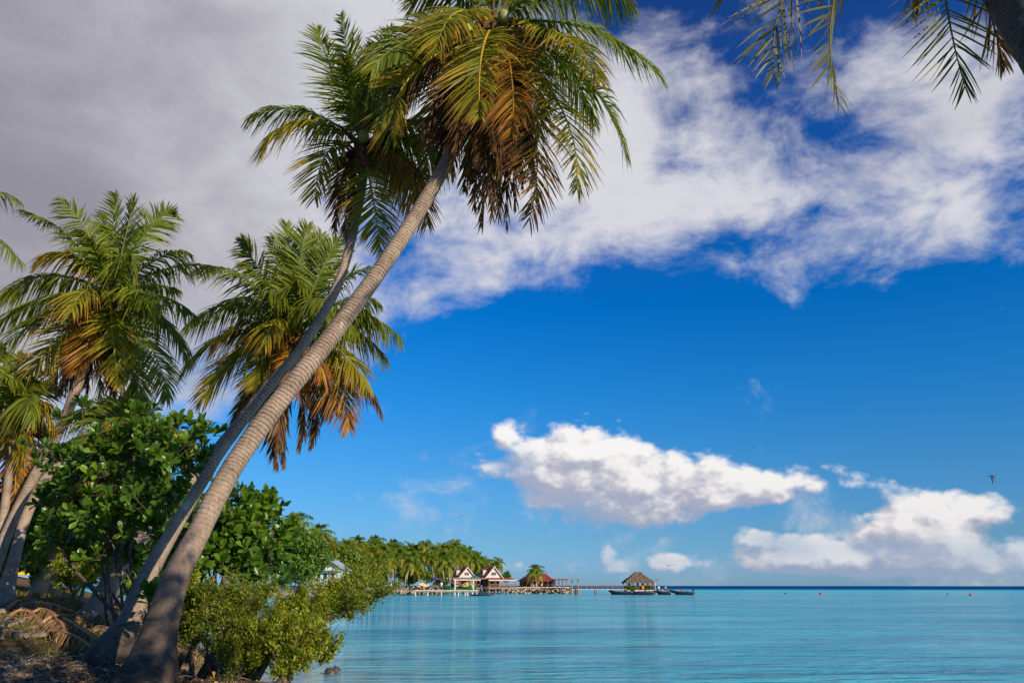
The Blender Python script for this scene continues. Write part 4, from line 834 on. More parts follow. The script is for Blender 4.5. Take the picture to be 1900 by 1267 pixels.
# palms of the far grove: four crowns, shared meshes
def crown_variant(seed, nf=20, up=0.0):
    q = np.random.default_rng(seed); Vs, Qs, Cs, n0 = [], [], [], 0
    for i in range(nf):
        az = i * 2.4 + q.normal(0, .2); el = R(78) - (i / nf) ** .9 * R(128) + q.normal(0, .1); L = q.uniform(2.9, 3.8) * (.85 if el < -.6 else 1)
        hd = np.array([math.cos(az), math.sin(az), 0]); tip = L * (hd * math.cos(el) * .95 + np.array([0, 0, math.sin(el) * .85 - .16])); via = L * .5 * (hd * math.cos(min(1.45, el + .35)) + np.array([0, 0, math.sin(el + .5)]))
        k = 'g' if i < nf * .5 else 'y'
        V, Q, cc = frond_np(np.zeros(3), tip, via, k, 26, 1.05, .19, .6, q.normal(0, .25), seed * 50 + i, .05); Vs.append(V); Qs.append(Q + n0); Cs.append(cc * np.array([.95, 1.15, 1.0])); n0 += len(V)
    o = mesh_np('crown', np.vstack(Vs), np.vstack(Qs), 'palm_leaf', None, np.vstack(Cs)); COL.objects.unlink(o); return o
CROWNS = [crown_variant(500 + k) for k in range(5)]
def bent(seed, h, lean):
    b = MB(); q = np.random.default_rng(seed); a = cr([(0, 0, -.6), (lean * .15, 0, h * .35), (lean * .55, 0, h * .7), (lean, 0, h)], 12); b.tube(a, np.linspace(.17, .10, 12), 8, C=np.stack([np.linspace(0, h, 12), np.zeros(12), np.zeros(12)], 1))
    o = b.build('trunk', 'palm_bark', None, smooth=True, color=True); COL.objects.unlink(o); return o
TR = [bent(k, 1.0, l) for k, l in enumerate((.9, -1.1, 1.6))]
def far_palm(px, py, Y, label, group, foot=1.0, s=1.0, name='coconut_palm'):
    c = P(px, py, Y); h = max(.8, c[2] - foot); t = TR[r.integers(0, 3)]; ln = (.9, -1.1, 1.6)[TR.index(t)]
    e = empty(name, (c[0] - ln, Y, foot), label, 'palm tree', group)
    a = t.copy(); COL.objects.link(a); a.parent = e; a.scale = (1, 1, h)
    k = CROWNS[r.integers(0, 5)].copy(); COL.objects.link(k); k.parent = e; k.location = (ln, 0, h); k.rotation_euler = (r.normal(0, .12), r.normal(0, .12), r.uniform(0, 6.28)); k.scale = (s, s, s)
    return e
ORD = ['first', 'second', 'third', 'fourth', 'fifth', 'sixth', 'seventh', 'eighth', 'ninth', 'tenth', 'eleventh', 'twelfth', 'thirteenth', 'fourteenth', 'fifteenth', 'sixteenth', 'seventeenth', 'eighteenth', 'nineteenth', 'twentieth', 'twenty-first', 'twenty-second']
sky_row = [(548, 975, 150, 1.15), (590, 990, 165, 1.1), (612, 1012, 185, 1.), (640, 1014, 200, 1.), (660, 1006, 205, 1.1), (678, 1016, 210, 1.), (694, 1008, 215, 1.1), (712, 1020, 215, 1.), (728, 1012, 220, 1.), (742, 1022, 220, 1.), (758, 1018, 225, 1.05), (774, 1018, 225, 1.), (788, 1014, 225, 1.1), (803, 1024, 225, 1.), (818, 1020, 230, 1.1), (830, 1018, 230, 1.), (842, 1014, 230, 1.15), (857, 1022, 235, 1.1), (870, 1026, 240, 1.1), (884, 1034, 240, 1.05), (897, 1042, 245, 1.), (921, 1050, 245, .95)]
for i, (x, y, Y, s) in enumerate(sky_row):
    lab = f'{ORD[i]} crown from the left in the top row of the far palm grove' if i < 21 else 'lone slim palm crown just behind the peak of the right red gabled bungalow'
    far_palm(x, y + (8 if i < 21 else 0), Y, lab, 'palms of the top row of the far grove' if i < 21 else None, 1.0, s * 1.2)
mid_row = [(628, 1030, 180, 1.), (650, 1034, 195, 1.), (672, 1036, 198, 1.), (690, 1030, 200, 1.), (716, 1040, 200, 1.), (736, 1042, 205, 1.), (762, 1036, 205, 1.15), (782, 1038, 208, 1.), (800, 1044, 208, 1.), (818, 1040, 210, 1.05), (832, 1036, 210, 1.1), (848, 1036, 220, 1.), (862, 1040, 225, 1.), (878, 1044, 226, 1.), (890, 1052, 228, 1.)]
for i, (x, y, Y, s) in enumerate(mid_row):
    far_palm(x, y, Y, f'{ORD[i]} crown from the left in the lower row of the far palm grove', 'palms of the lower row of the far grove', 1.0, s)
far_palm(706, 1052, 172, 'low spreading palm with long yellow arching fronds behind the coral landing', None, 1.0, 1.25)
far_palm(829, 1050, 196, 'dark drooping palm standing just left of the left red gabled bungalow', None, 1.0, 1.2)
far_palm(759, 1050, 185, 'big drooping palm standing behind the low stone sea wall', None, 1.0, 1.35)
far_palm(993.5, 1064, 206, 'single palm on the walled islet in front of the red roofed house', None, 1.35, .98)
# leafy trees of the far shore
leafy_tree('leafy_tree', 'bright green dense tree between the right bush and the grey roofed house', 500, 618, 982, 1092, 118, 9000, 301, 'tree_leaf', .55, foot=.8, nclump=46)
leafy_tree('leafy_tree', 'round light green tree above and right of the grey roofed house', 628, 690, 1018, 1078, 165, 4200, 302, 'lime_leaf', .5, foot=1, nclump=30)
leafy_tree('leafy_tree', 'small bright green tree beside the purple parasol', 779, 804, 1056, 1082, 188, 1500, 303, 'lime_leaf', .38, foot=1, nclump=16)
leafy_tree('leafy_tree', 'dark round tree right of the right red gabled bungalow', 928, 951, 1058, 1084, 240, 1500, 304, 'tree_leaf', .4, foot=1, nclump=16)
leafy_tree('leafy_tree', 'small bright bush behind the coral landing, left of the group of people', 690, 718, 1068, 1090, 166, 1100, 305, 'lime_leaf', .36, foot=1, nclump=14)
leafy_tree('leafy_tree', 'dark leafy tree low behind the far left water, left of the bright dense tree', 400, 515, 1000, 1100, 140, 4200, 306, 'tree_leaf', .6, foot=.8, nclump=34)
leafy_tree('leafy_tree', 'dark leafy tree at the end of the bay, hidden behind the leaning trunks', 250, 410, 1000, 1105, 125, 4200, 308, 'tree_leaf', .6, foot=.8, nclump=34)
UG = 'dark undergrowth trees below the far palm grove'
for i, (a, b_, t, bt, Y, lb) in enumerate([(600, 660, 1035, 1099, 175, 'dark bushy tree under the grove, left of the round light green tree'), (655, 735, 1035, 1099, 215, 'dark bushy tree under the grove, behind the low spreading palm'), (730, 790, 1040, 1099, 220, 'dark bushy tree under the grove, behind the big drooping palm'), (785, 850, 1040, 1099, 225, 'dark bushy tree under the grove, left of the bungalows'), (850, 905, 1044, 1099, 240, 'dark bushy tree under the grove, behind the two bungalows')]):
    leafy_tree('leafy_tree', lb, a, b_, t - 4, bt, Y, 4200, 320 + i, 'tree_leaf', .6, foot=1, group=UG, nclump=26)

def px_box(b, x0, x1, y0, y1, Y, d, back=0, mi=0, org=None):       # a box seen from x0..x1, y0..y1 with depth d
    a = P(x0, y0, Y); c = P(x1, y1, Y); b.box(((a[0] + c[0]) / 2, Y + d / 2 + back, (a[2] + c[2]) / 2), (abs(c[0] - a[0]), d, abs(a[2] - c[2])), mi=mi); return b
def zof(py, Y): return P(950, py, Y)[2]

# people -------------------------------------------------------------------
def person(loc, label, rz=0, h=1.7, shirt='white_cloth', legs='blue_cloth', skin='skin', pose='stand', group=None, hair='black_hair', cap=None):
    e = empty('person', loc, label, 'person', group, rz); k = h / 1.7
    bent_ = pose == 'sit'; hip = np.array([0, 0, .92 if not bent_ else .12])
    J = {'hip': hip, 'chest': hip + [0, .02, .42], 'neck': hip + [0, 0, .58], 'head': hip + [0, -.02, .70], 'top': hip + [0, -.01, .80]}
    pts, rad, ed = [], [], []
    def add(p, rr, par=None):
        pts.append(np.array(p, float)); rad.append(rr)
        if par is not None: ed.append((par, len(pts) - 1))
        return len(pts) - 1
    a = add(J['hip'], .135); c = add(J['chest'], .15, a); n_ = add(J['neck'], .055, c); hd = add(J['head'], .095, n_); add(J['top'], .085, hd)
    for s in (-1, 1):
        if bent_: kn = hip + [s * .1, -.42, .03]; an = hip + [s * .1, -.46, -.38]; ft = an + [0, -.14, -.03]
        else: kn = np.array([s * .10, -.02, .50]); an = np.array([s * .11, .0, .09]); ft = np.array([s * .12, -.15, .04])
        hj = add(hip + [s * .085, 0, -.05], .095, a); kk = add(kn, .062, hj); aa = add(an, .042, kk); add(ft, .035, aa)
        sh = add(hip + [s * .19, 0, .50], .055, c); el = add(hip + [s * .25, -.03, .24], .042, sh); wr = add(hip + [s * .23, -.16, .02], .03, el); add(hip + [s * .23, -.22, -.05], .035, wr)
    me = bpy.data.meshes.new('body'); me.from_pydata([tuple(p * k) for p in pts], ed, []); o = bpy.data.objects.new('body', me); COL.objects.link(o)
    mo = o.modifiers.new('skin', 'SKIN'); sv = me.skin_vertices[0].data if me.skin_vertices else None
    if sv is None: 
        import bmesh; bm = bmesh.new(); bm.from_mesh(me); bm.verts.layers.skin.verify(); bm.to_mesh(me); bm.free(); sv = me.skin_vertices[0].data
    for i, q in enumerate(rad): sv[i].radius = (q * k, q * k)
    sv[0].use_root = True; su = o.modifiers.new('sub', 'SUBSURF'); su.levels = 1
    dg = bpy.context.evaluated_depsgraph_get(); m2 = bpy.data.meshes.new_from_object(o.evaluated_get(dg)); bpy.data.objects.remove(o); m2.materials.clear(); m2.materials.append(MATS[skin])
    bo = bpy.data.objects.new('body', m2); link(bo, e)
    b = MB(); hz = hip * k; b.tube([hz + [0, 0, -.02], hz + np.array([0, .01, .22]) * k, hz + np.array([0, .01, .46]) * k, hz + np.array([0, 0, .57]) * k], np.array([.16, .165, .19, .07]) * k, 12)
    for s in (-1, 1): b.tube([hz + np.array([s * .16, 0, .52]) * k, hz + np.array([s * .245, -.02, .27]) * k], np.array([.08, .07]) * k, 8)
    b.build('shirt', shirt, e, smooth=True)
    b = MB(); b.tube([hz + [0, 0, -.1], hz + [0, 0, .06]], np.array([.165, .16]) * k, 12)
    for s in (-1, 1):
        kn = (hip + [s * .1, -.42, .03]) if bent_ else np.array([s * .10, -.02, .50]); b.tube([(hip + [s * .085, 0, -.04]) * k, kn * k], np.array([.115, .085]) * k, 8)
    b.build('shorts', legs, e, smooth=True)
    MB().ball((hip + [0, .01, .765]) * k, np.array([.105, .115, .085]) * k, 10).build('cap' if cap else 'hair', cap or hair, e, smooth=True)
    return e

# bungalows -----------------------------------------------------------------
def bungalow(apex, eave_py, Y, label, rz, wd, ln, floor_py, side, rail=True, seed=0):
    """steep gable facing the water, dormer in the left slope, veranda, floor on stilts"""
    A = P(*apex, Y); zf = zof(floor_py, Y); ze = zof(eave_py, Y) ; za = A[2]; o = np.array([A[0], Y, 0.]); e = empty('bungalow', (A[0], Y, 0), label, 'bungalow', 'red roofed bungalows on stilts', rz)
    h = wd / 2; g = MB(); g.prism([(-h + .12, .25, ze), (h - .12, .25, ze), (0, .25, za - .16)], (0, .12, 0)); wl_ = g.build('gable', 'white_paint', e)
    win = MB().box((0, .21, ze + (za - ze) * .36), (wd * .24, .06, (za - ze) * .24)).build('window', 'window_glass', wl_)
    fr = MB(); zc = ze + (za - ze) * .36
    for sx in (-1, 0, 1): fr.box((sx * wd * .13, .17, zc), (.06, .05, (za - ze) * .27))
    for sz in (-1, 1): fr.box((0, .172, zc + sz * (za - ze) * .135), (wd * .27, .045, .06))
    fr.build('window_frame', 'cream_paint', wl_)
    t = .12; rf = MB(); ov = .25; sl = (za - ze) / h
    for s in (-1, 1): rf.prism([(s * (h + ov), -.2, ze - sl * ov), (0, -.2, za), (0, -.2, za + t * 1.5), (s * (h + ov), -.2, ze - sl * ov + t)], (0, ln, 0))
    ro = rf.build('roof', 'red_roof', e)
    bb = MB()
    for s in (-1, 1): bb.prism([(s * (h + ov + .05), -.27, ze - sl * ov - .12), (0, -.27, za - .16), (0, -.27, za + .14), (s * (h + ov + .05), -.27, ze - sl * ov + .16)], (0, .06, 0))
    bb.build('barge_board', 'cream_paint', ro)
    # dormer in the left slope
    dx, dyc, dz = -h * .62, ln * .52, ze + (za - ze) * .42; d = MB(); d.box((dx, dyc, dz + .1), (1.1, 1.3, 1.3)); dm = d.build('dormer', 'white_paint', e)
    MB().box((dx - .58, dyc, dz + .2), (.06, .8, .7)).build('window', 'window_glass', dm)
    MB().prism([(dx - .85, dyc - .85, dz + .72), (dx + .9, dyc - .85, dz + 1.22), (dx + .9, dyc - .85, dz + 1.32), (dx - .85, dyc - .85, dz + .82)], (0, 1.7, 0)).build('dormer_roof', 'red_roof', dm)
    # body
    b = MB(); b.box((0, ln * .5 + .9, (zf + ze) / 2), (wd * .96, ln - 1.2, ze - zf)); bw = b.build('wall', 'dark_wood', e)
    MB().box((-.7, .86 + .6, zf + 1.0), (.9, .1, 2.0)).build('door', 'brown_wood', bw); MB().box((.9, 1.46, zf + 1.2), (1.1, .08, .9)).build('window', 'window_glass', bw)
    # veranda
    x0, x1 = side; v = MB(); zr = ze - .15; v.prism([(x0, -1.9, zr - .45), (x1, -1.9, zr - .45), (x1, .9, zr + .12), (x0, .9, zr + .12)], (0, 0, .09)); vr = v.build('veranda_roof', 'red_roof', e)
    MB().box(((x0 + x1) / 2, -1.95, zr - .46), (x1 - x0 + .1, .07, .26)).build('fascia', 'cream_paint', vr)
    MB().box(((x0 + x1) / 2, ln * .4, zf - .1), (x1 - x0, ln * .8 + 3.9, .2)).build('floor', 'grey_wood', e)
    for x in np.linspace(x0 + .15, x1 - .15, 5): MB().box((x, -1.75, (zr - .4 + zf) / 2), (.13, .13, zr - .4 - zf)).build('post', 'brown_wood', e)
    if rail:
        b = MB(); b.box(((x0 + x1) / 2, -1.72, zf + .95), (x1 - x0, .07, .08)); b.box(((x0 + x1) / 2, -1.72, zf + .15), (x1 - x0, .05, .07))
        for x in np.arange(x0 + .3, x1 - .2, .3): b.box((x, -1.7, zf + .54), (.10, .04, .74))
        b.build('railing', 'brown_wood', e)
    for x in np.linspace(x0 + .2, x1 - .2, 5):
        for y in (-1.6, ln * .45, ln * .75): MB().tube([(x, y, -.8), (x, y, zf - .15)], .13, 8).build('stilt', 'grey_wood', e)
    return e
bungalow((867, 1052), 1071, 200, 'left red gabled bungalow, behind the pergola and the green mat', R(28), 4.6, 5.6, 1090.5, (-4.6, 3.0), seed=1)
bungalow((916.8, 1051), 1071.5, 200, 'right red gabled bungalow, with a long pale veranda edge on stilts', R(28), 4.8, 5.8, 1090.5, (-2.4, 5.4), seed=2)

# red roofed house on the walled islet
def islet():
    Y = 206; k = mpp(Y); zt = zof(1089.5, Y)
    m_ = MB(); a = P(943, 1090, Y); c = P(1058.5, 1090, Y); L = c[0] - a[0]
    e = empty('stone_wall', (a[0], Y, 0), 'grey coral stone wall holding the islet with the single palm', 'sea wall')
    prof = []; n = 46
    xs_ = np.linspace(0, L, n); V = []; 
    for x in xs_:
        j = r.normal(0, .07); V += [(x, -.35 + j, -.9), (x, -.15 + j, .45), (x + r.normal(0, .05), .0 + j, zt - .08 + r.normal(0, .05)), (x, 2.2, zt)]
    q = [(i * 4 + t_, (i + 1) * 4 + t_, (i + 1) * 4 + t_ + 1, i * 4 + t_ + 1) for i in range(n - 1) for t_ in range(3)]
    q += [(i * 4 + 3, (i + 1) * 4 + 3, (i + 1) * 4, i * 4) for i in range(n - 1)] + [(0, 1, 2, 3), ((n - 1) * 4 + 3, (n - 1) * 4 + 2, (n - 1) * 4 + 1, (n - 1) * 4)]
    MB().add(V, q).build('masonry', 'dry_stone', e)
    MB().prism([(L, -.3, -.9), (L, 14, -.9), (L, 14, zt), (L, -.1, zt)], (.25, 0, 0)).build('end_wall', 'dry_stone', e)
    b = MB().box((L / 2, .12, zt + .06), (L + .1, .5, .14)); b.build('coping', 'pale_post', e)
    b = MB().box(((a[0] + c[0]) / 2 - 4, Y + 10.2, zt - .45), (L + 8, 16, .9)); tag(b.build('islet_ground', 'sand_rock'), kind='structure')
    # house
    Yh = 212; zb = zt; A = P(980.5, 1064, Yh); B_ = P(1013.5, 1064.5, Yh); zr = A[2]; ze = zof(1077, Yh); x0 = P(961, 1070, Yh)[0]; x1 = P(1028.5, 1070, Yh)[0]
    e = empty('red_roofed_house', ((x0 + x1) / 2, Yh, zb), 'white house with a hipped red roof behind the single palm on the islet', 'house'); o = np.array([(x0 + x1) / 2, Yh, zb])
    V = np.array([(x0, Yh - 3.2, ze), (x1, Yh - 3.2, ze), (x1, Yh + 4.6, ze), (x0, Yh + 4.6, ze), (A[0], Yh + .7, zr), (B_[0], Yh + .7, zr), (x0, Yh - 3.2, ze - .15), (x1, Yh - 3.2, ze - .15), (x1, Yh + 4.6, ze - .15), (x0, Yh + 4.6, ze - .15)])
    MB().add(V, [(0, 1, 5, 4), (1, 2, 5), (2, 3, 4, 5), (3, 0, 4), (6, 7, 1, 0), (7, 8, 2, 1), (8, 9, 3, 2), (9, 6, 0, 3), (9, 8, 7, 6)]).build('roof', 'red_roof', e, base=o)
    b = MB(); xw0 = P(984, 1080, Yh)[0]; b.box(((xw0 + x1) / 2 - .2, Yh + .9, (zb + ze) / 2 - .1), (x1 - xw0 - .7, 6, ze - zb - .1)); w_ = b.build('wall', 'white_paint', e, base=o)
    for x in np.linspace(xw0 + 1.0, x1 - 1.4, 4): MB().box((x, Yh - 2.13, (zb + ze) / 2 - .15), (.95, .08, 1.75)).build('door', 'dark_wood', w_, base=o)
    b = MB(); b.box(((x0 + xw0) / 2 + .2, Yh + 1.4, (zb + ze) / 2 - .1), (xw0 - x0 - .5, 5, ze - zb - .1)); b.build('wood_wing', 'brown_wood', e, base=o)
    for x in np.linspace(xw0, x1 - .2, 5): MB().box((x, Yh - 2.95, (zb + ze) / 2 - .1), (.13, .13, ze - zb - .1)).build('post', 'cream_paint', e, base=o)
    # open terrace shelter at the right
    zt2 = zof(1074.5, Y); xa, xb = P(1029, 1075, Y)[0], P(1053, 1075, Y)[0]; e = empty('terrace_shelter', ((xa + xb) / 2, Y + 2, zb), 'open wooden terrace shelter at the right end of the walled islet', 'shelter'); o = np.array([(xa + xb) / 2, Y + 2, zb])
    MB().box(((xa + xb) / 2, Y + 2.4, zt2 + .02), (xb - xa + .6, 3.6, .12), tilt=.06).build('roof', 'red_roof', e, base=o)
    for i, x in enumerate(np.linspace(xa + .3, xb - .2, 4)):
        for y in (1.0, 3.8): MB().box((x, Y + y, (zb + zt2) / 2), (.14, .14, zt2 - zb)).build('post', 'brown_wood', e, base=o)
    b = MB()
    for k_ in range(5): b.tube([(xb - 1.6 + k_ * .45, Y + 1, zt2 + .15), (xb - .9 + k_ * .5, Y + 1.2, zt2 + .35 - .1 * k_)], .05, 5)
    b.build('rafter', 'grey_wood', e, base=o)
    for i, (x, sh_, lg, lb) in enumerate([(986, 'blue_cloth', 'grey_cloth', 'person in blue sitting left of the islet palm'), (990, 'orange_cloth', 'red_cloth', 'person in orange sitting at the foot of the islet palm'), (999, 'white_cloth', 'blue_cloth', 'person in white standing right of the islet palm'), (1027, 'red_cloth', 'grey_cloth', 'person in red by the terrace shelter')]):
        p = P(x, 1089, 207.5); person((p[0], 207.5 + .3 * i, zb), lb, r.uniform(-.5, .5), 1.65, sh_, lg, pose='stand' if i > 1 else 'sit')
    for i, (x, lb) in enumerate([(1004, 'table with dark top on the islet terrace, the left one'), (1018, 'table with dark top on the islet terrace, nearer the shelter')]):
        p = P(x, 1088, 208); e = empty('table', (p[0], 208, zb), lb, 'table', 'tables on the islet terrace'); MB().box((0, 0, .72), (1.7, .9, .06)).build('tabletop', 'brown_wood', e)
        for sx in (-1, 1):
            for sy in (-1, 1): MB().box((sx * .75, sy * .36, .34), (.07, .07, .69)).build('leg', 'dark_wood', e)
islet()

# jetty with white posts, pergola, green mat, canoe
def jetty():
    Y = 163; zt = zof(1094.3, Y); xa, xb = P(716, 1094, Y)[0], P(888.5, 1096, Y)[0]; e = empty('jetty', (xa, Y, 0), 'long low jetty on pale posts in front of the stone wall and pergola', 'jetty'); o = np.array([xa, Y, 0])
    MB().box(((xa + xb) / 2, Y + .6, zt - .08), (xb - xa, 1.5, .14)).build('deck', 'pale_post', e, base=o); MB().box(((xa + xb) / 2, Y - .18, zt - .28), (xb - xa - .1, .1, .22)).build('beam', 'grey_wood', e, base=o)
    for x in (748, 771, 794, 819, 844, 850.5, 863, 867.6, 876.4, 884.6):
        X = P(x, 1100, Y)[0]; MB().tube([(X, Y - .1, -1.2), (X, Y - .1, zt - .15)], .13, 8).build('post', 'pale_post', e, base=o)
    e2 = empty('pergola', (P(860, 1095, Y)[0], Y + .8, zt), 'open pergola of pale posts and beams standing on the end of the jetty', 'pergola'); o2 = np.array([P(860, 1095, Y)[0], Y + .8, zt]); zb = zof(1073.6, Y)
    for x, d, w in ((844.5, 0, .26), (878.5, .2, .24), (875, 3.0, .2), (846, 3.0, .2)):
        X = P(x, 1090, Y)[0]; MB().box((X, Y + d, (zt + zb) / 2), (w, w, zb - zt)).build('post', 'pale_post', e2, base=o2)
    X0, X1 = P(826, 1073, Y)[0], P(898, 1073, Y)[0]
    for d in (0, 3.0): MB().box(((X0 + X1) / 2, Y + d, zb + .1), (X1 - X0, .16, .2)).build('beam', 'grey_wood', e2, base=o2)
    b = MB()
    for x in np.linspace(X0 + .4, X1 - .4, 12): b.box((x, Y + 1.5, zb + .26), (.09, 3.9, .11))
    b.build('rafter', 'brown_wood', e2, base=o2)
    b = MB()
    for x, s in ((844.5, -1), (844.5, 1), (878.5, -1), (878.5, 1)): X = P(x, 1080, Y)[0]; b.tube(cr([(X, Y - .02, zb - 1.1), (X + s * .55, Y - .02, zb - .75), (X + s * .95, Y - .02, zb)], 6), .06, 5)
    b.build('brace', 'grey_wood', e2, base=o2)
    # mat
    V0 = P(819, 1087.5, Y + 3.5); V1 = P(884, 1089.5, Y + 3.5); V2 = P(884, 1095.3, Y + 1.0); V3 = P(828, 1093.5, Y + 1.4)
    b = MB().prism([V3, V2, V1, V0], (0, 0, .15)); tag(b.build('green_mat', 'green_mat'), 'sloping bright green mat spread behind the jetty posts', 'mat')
    # canoe hung under the pergola
    c0, c1 = P(857, 1086, Y + 1.5), P(877, 1077.5, Y + 1.5); e3 = empty('outrigger_canoe', c0, 'pale yellow canoe slung at a slant under the pergola', 'canoe'); b = MB(); t = np.linspace(0, 1, 9)[:, None]
    b.tube(c0 + (c1 - c0) * t + np.array([0, 0, 1]) * (-.25 * (4 * t * (1 - t))) * .8, .12 + .42 * np.sin(np.pi * np.linspace(.04, .96, 9)) ** .6, 10); b.build('hull', 'yellow_hull', e3, base=c0, smooth=True)
    MB().tube([c0 + [.3, -.5, .1], c1 + [-.2, -.5, -.2]], .07, 6).build('gunwale', 'red_cloth', e3, base=c0)
    p = P(889.5, 1096, Y - .1); person((p[0] + .4, Y + .1, zt), 'person in blue shirt and pale cap sitting at the right end of the jetty', .4, 1.7, 'blue_cloth', 'red_cloth', pose='sit', cap='white_cloth')
    p = P(845, 1089, Y + 2.5); b = MB().ball(p + [.3, 0, .5], (.7, .5, .55), 10, jit=.08); tag(b.build('cloth_bundle', 'pink_cloth', smooth=True), 'bright pink bundle beside the left pergola post', 'bundle')
    b = MB(); p = P(893, 1099, Y - 3); e4 = empty('dinghy', (p[0], Y - 3, 0), 'small dark dinghy floating below the right end of the jetty', 'boat'); b.tube(cr([(-2.2, 0, .1), (-1, -.6, .15), (1, -.6, .15), (2.4, 0, .35), (1, .6, .15), (-1, .6, .15), (-2.2, 0, .1)], 26), .2, 8); b.build('hull', 'rubber_navy', e4, smooth=True)
    MB().box((0, 0, .12), (3.2, 1.0, .08)).build('floor', 'grey_wood', e4)
jetty()

# coral landing, sea wall, people, parasols
def shoreline_things():
    Y = 160; e = empty('coral_landing', P(731, 1095, Y), 'pale coral rock landing where the long jetty starts', 'landing'); o = P(731, 1095, Y); b = MB()
    for i in range(46):
        x = r.uniform(699, 764); h = r.uniform(.25, .55); p = P(x, 1099.5 - r.uniform(0, 6) * (1 if x < 735 else .5), Y + r.uniform(0, 2.5)); b.ball(p, (r.uniform(.4, .9), r.uniform(.4, .8), h), 8, jit=.13)
    b.build('rocks', 'sand_rock', e, base=o); a = P(720, 1093.5, Y); MB().box((a[0], Y + 2, a[2] - .12), (5, 3, .25)).build('slab', 'pale_post', e, base=o)
    Yw = 182; a, c = P(744, 1086, Yw), P(822, 1086, Yw); e = empty('stone_wall', (a[0], Yw, 0), 'low rough boulder wall on the shore behind the jetty', 'sea wall'); o = np.array([a[0], Yw, 0])
    b = MB(); 
    for i in range(120): b.ball((r.uniform(a[0], c[0]), Yw + r.uniform(-.2, .6), r.uniform(.0, zof(1086.5, Yw) - .2)), (r.uniform(.25, .6), .4, r.uniform(.2, .4)), 7, jit=.14)
    b.build('boulders', 'dry_stone', e, base=o); MB().box(((a[0] + c[0]) / 2, Yw + .5, .3), (c[0] - a[0], .6, 1.0)).build('core', 'dry_stone', e, base=o)
    PG = 'people on the far shore'
    for x, sh_, lg, lb in ((720, 'grey_cloth', 'blue_cloth', 'person in grey, leftmost of the group above the coral landing'), (726, 'white_cloth', 'grey_cloth', 'person in white in the group above the coral landing'), (731, 'pink_cloth', 'white_cloth', 'person in pink in the group above the coral landing'), (736, 'white_cloth', 'red_cloth', 'person in a white top and red shorts above the coral landing'), (744, 'blue_cloth', 'grey_cloth', 'person in dark blue, rightmost of the group above the coral landing')):
        p = P(x, 1090, 176); person((p[0], 176 + r.uniform(-1, 1), 1.0), lb, r.uniform(-1, 1), 1.7, sh_, lg, group=PG)
    p = P(819, 1089, 184); person((p[0], 184, 1.1), 'person all in white standing left of the green mat', 0, 1.75, 'white_cloth', 'white_cloth')
    def parasol(px, py, Y, w, mat, label, foot):
        a = P(px, py, Y); e = empty('parasol', (a[0], Y, foot), label, 'parasol'); h = a[2] - foot; n = 10; th = np.linspace(0, 2 * np.pi, n, endpoint=False)
        V = [(0, 0, h)] + [(w * .5 * math.cos(t), w * .5 * math.sin(t), h - .55) for t in th] + [(w * .5 * math.cos(t), w * .5 * math.sin(t), h - .68) for t in th] + [(0, 0, h - .1)]
        Fc = [(0, 1 + i, 1 + (i + 1) % n) for i in range(n)] + [(1 + i, 1 + n + i, 1 + n + (i + 1) % n, 1 + (i + 1) % n) for i in range(n)] + [(1 + 2 * n, 1 + n + (i + 1) % n, 1 + n + i) for i in range(n)]
        MB().add(V, Fc).build('canopy', mat, e); MB().tube([(0, 0, 0), (0, 0, h - .1)], .04, 6).build('pole', 'grey_wood', e)
    parasol(808, 1069.5, 186, 2.6, 'purple_cloth', 'purple parasol left of the pergola', 1.1); parasol(881.5, 1066, 172, 1.9, 'teal_cloth', 'small teal parasol between the two red gables', 1.0)
    for x, w, lb in ((782, 1.9, 'pale canvas beach tent, the taller one by the bright green tree'), (791, 2.0, 'pale canvas beach tent, the lower one nearer the purple parasol')):
        p = P(x, 1087, 186); h = 1.6 if x < 785 else 1.3; e = empty('beach_tent', (p[0], 186, 1.0), lb, 'tent', 'beach tents by the stone wall')
        V = [(-w / 2, -.8, 0), (w / 2, -.8, 0), (w / 2, .8, 0), (-w / 2, .8, 0), (-w * .3, 0, h), (w * .3, 0, h)]
        MB().add(V, [(0, 1, 5, 4), (1, 2, 5), (2, 3, 4, 5), (3, 0, 4), (3, 2, 1, 0)]).build('canvas', 'canvas', e); MB().box((.1, -.62, .35), (.5, .4, .7)).build('opening', 'dark_wood', e)
    # grey roofed house, partly hidden by trees
    Y = 128; k = mpp(Y); A = P(612, 1039, Y); zr = A[2]; ze = zof(1057.5, Y); x1 = P(639, 1057, Y)[0]; x0 = 2 * A[0] - x1; o = np.array([A[0], Y, .9]); e = empty('grey_roofed_house', o, 'pale blue house with a grey tin gable roof half hidden by the bright dense tree', 'house')
    rf = MB()
    for s in (-1, 1): xe = A[0] + s * (x1 - A[0]); rf.prism([(A[0], Y - .8, zr), (xe, Y - .8, ze), (xe, Y - .8, ze + .12), (A[0], Y - .8, zr + .14)], (0, 7, 0))
    rf.build('roof', 'tin_roof', e, base=o); gx = (x1 - A[0]) * .86
    w_ = MB().prism([(A[0] - gx, Y, .5), (A[0] + gx, Y, .5), (A[0] + gx, Y, ze), (A[0], Y, zr - .25), (A[0] - gx, Y, ze)], (0, 5.5, 0)).build('wall', 'blue_wall', e, base=o)
    for s in (-.75, -.25, .3): MB().box((A[0] + gx * s, Y - .03, ze - 1.0), (.55, .08, 1.0)).build('window', 'window_glass', w_, base=o)
    MB().box((A[0], Y - .6, ze - .05), (gx * 2, 1.2, .12)).build('awning', 'white_paint', e, base=o)
    p = P(642, 1064, Y); MB().tube([(p[0], Y - .7, .9), (p[0], Y - .7, ze - .3), (x1 - .1, Y - .7, ze)], .06, 6).build('downpipe', 'white_paint', e, base=o)
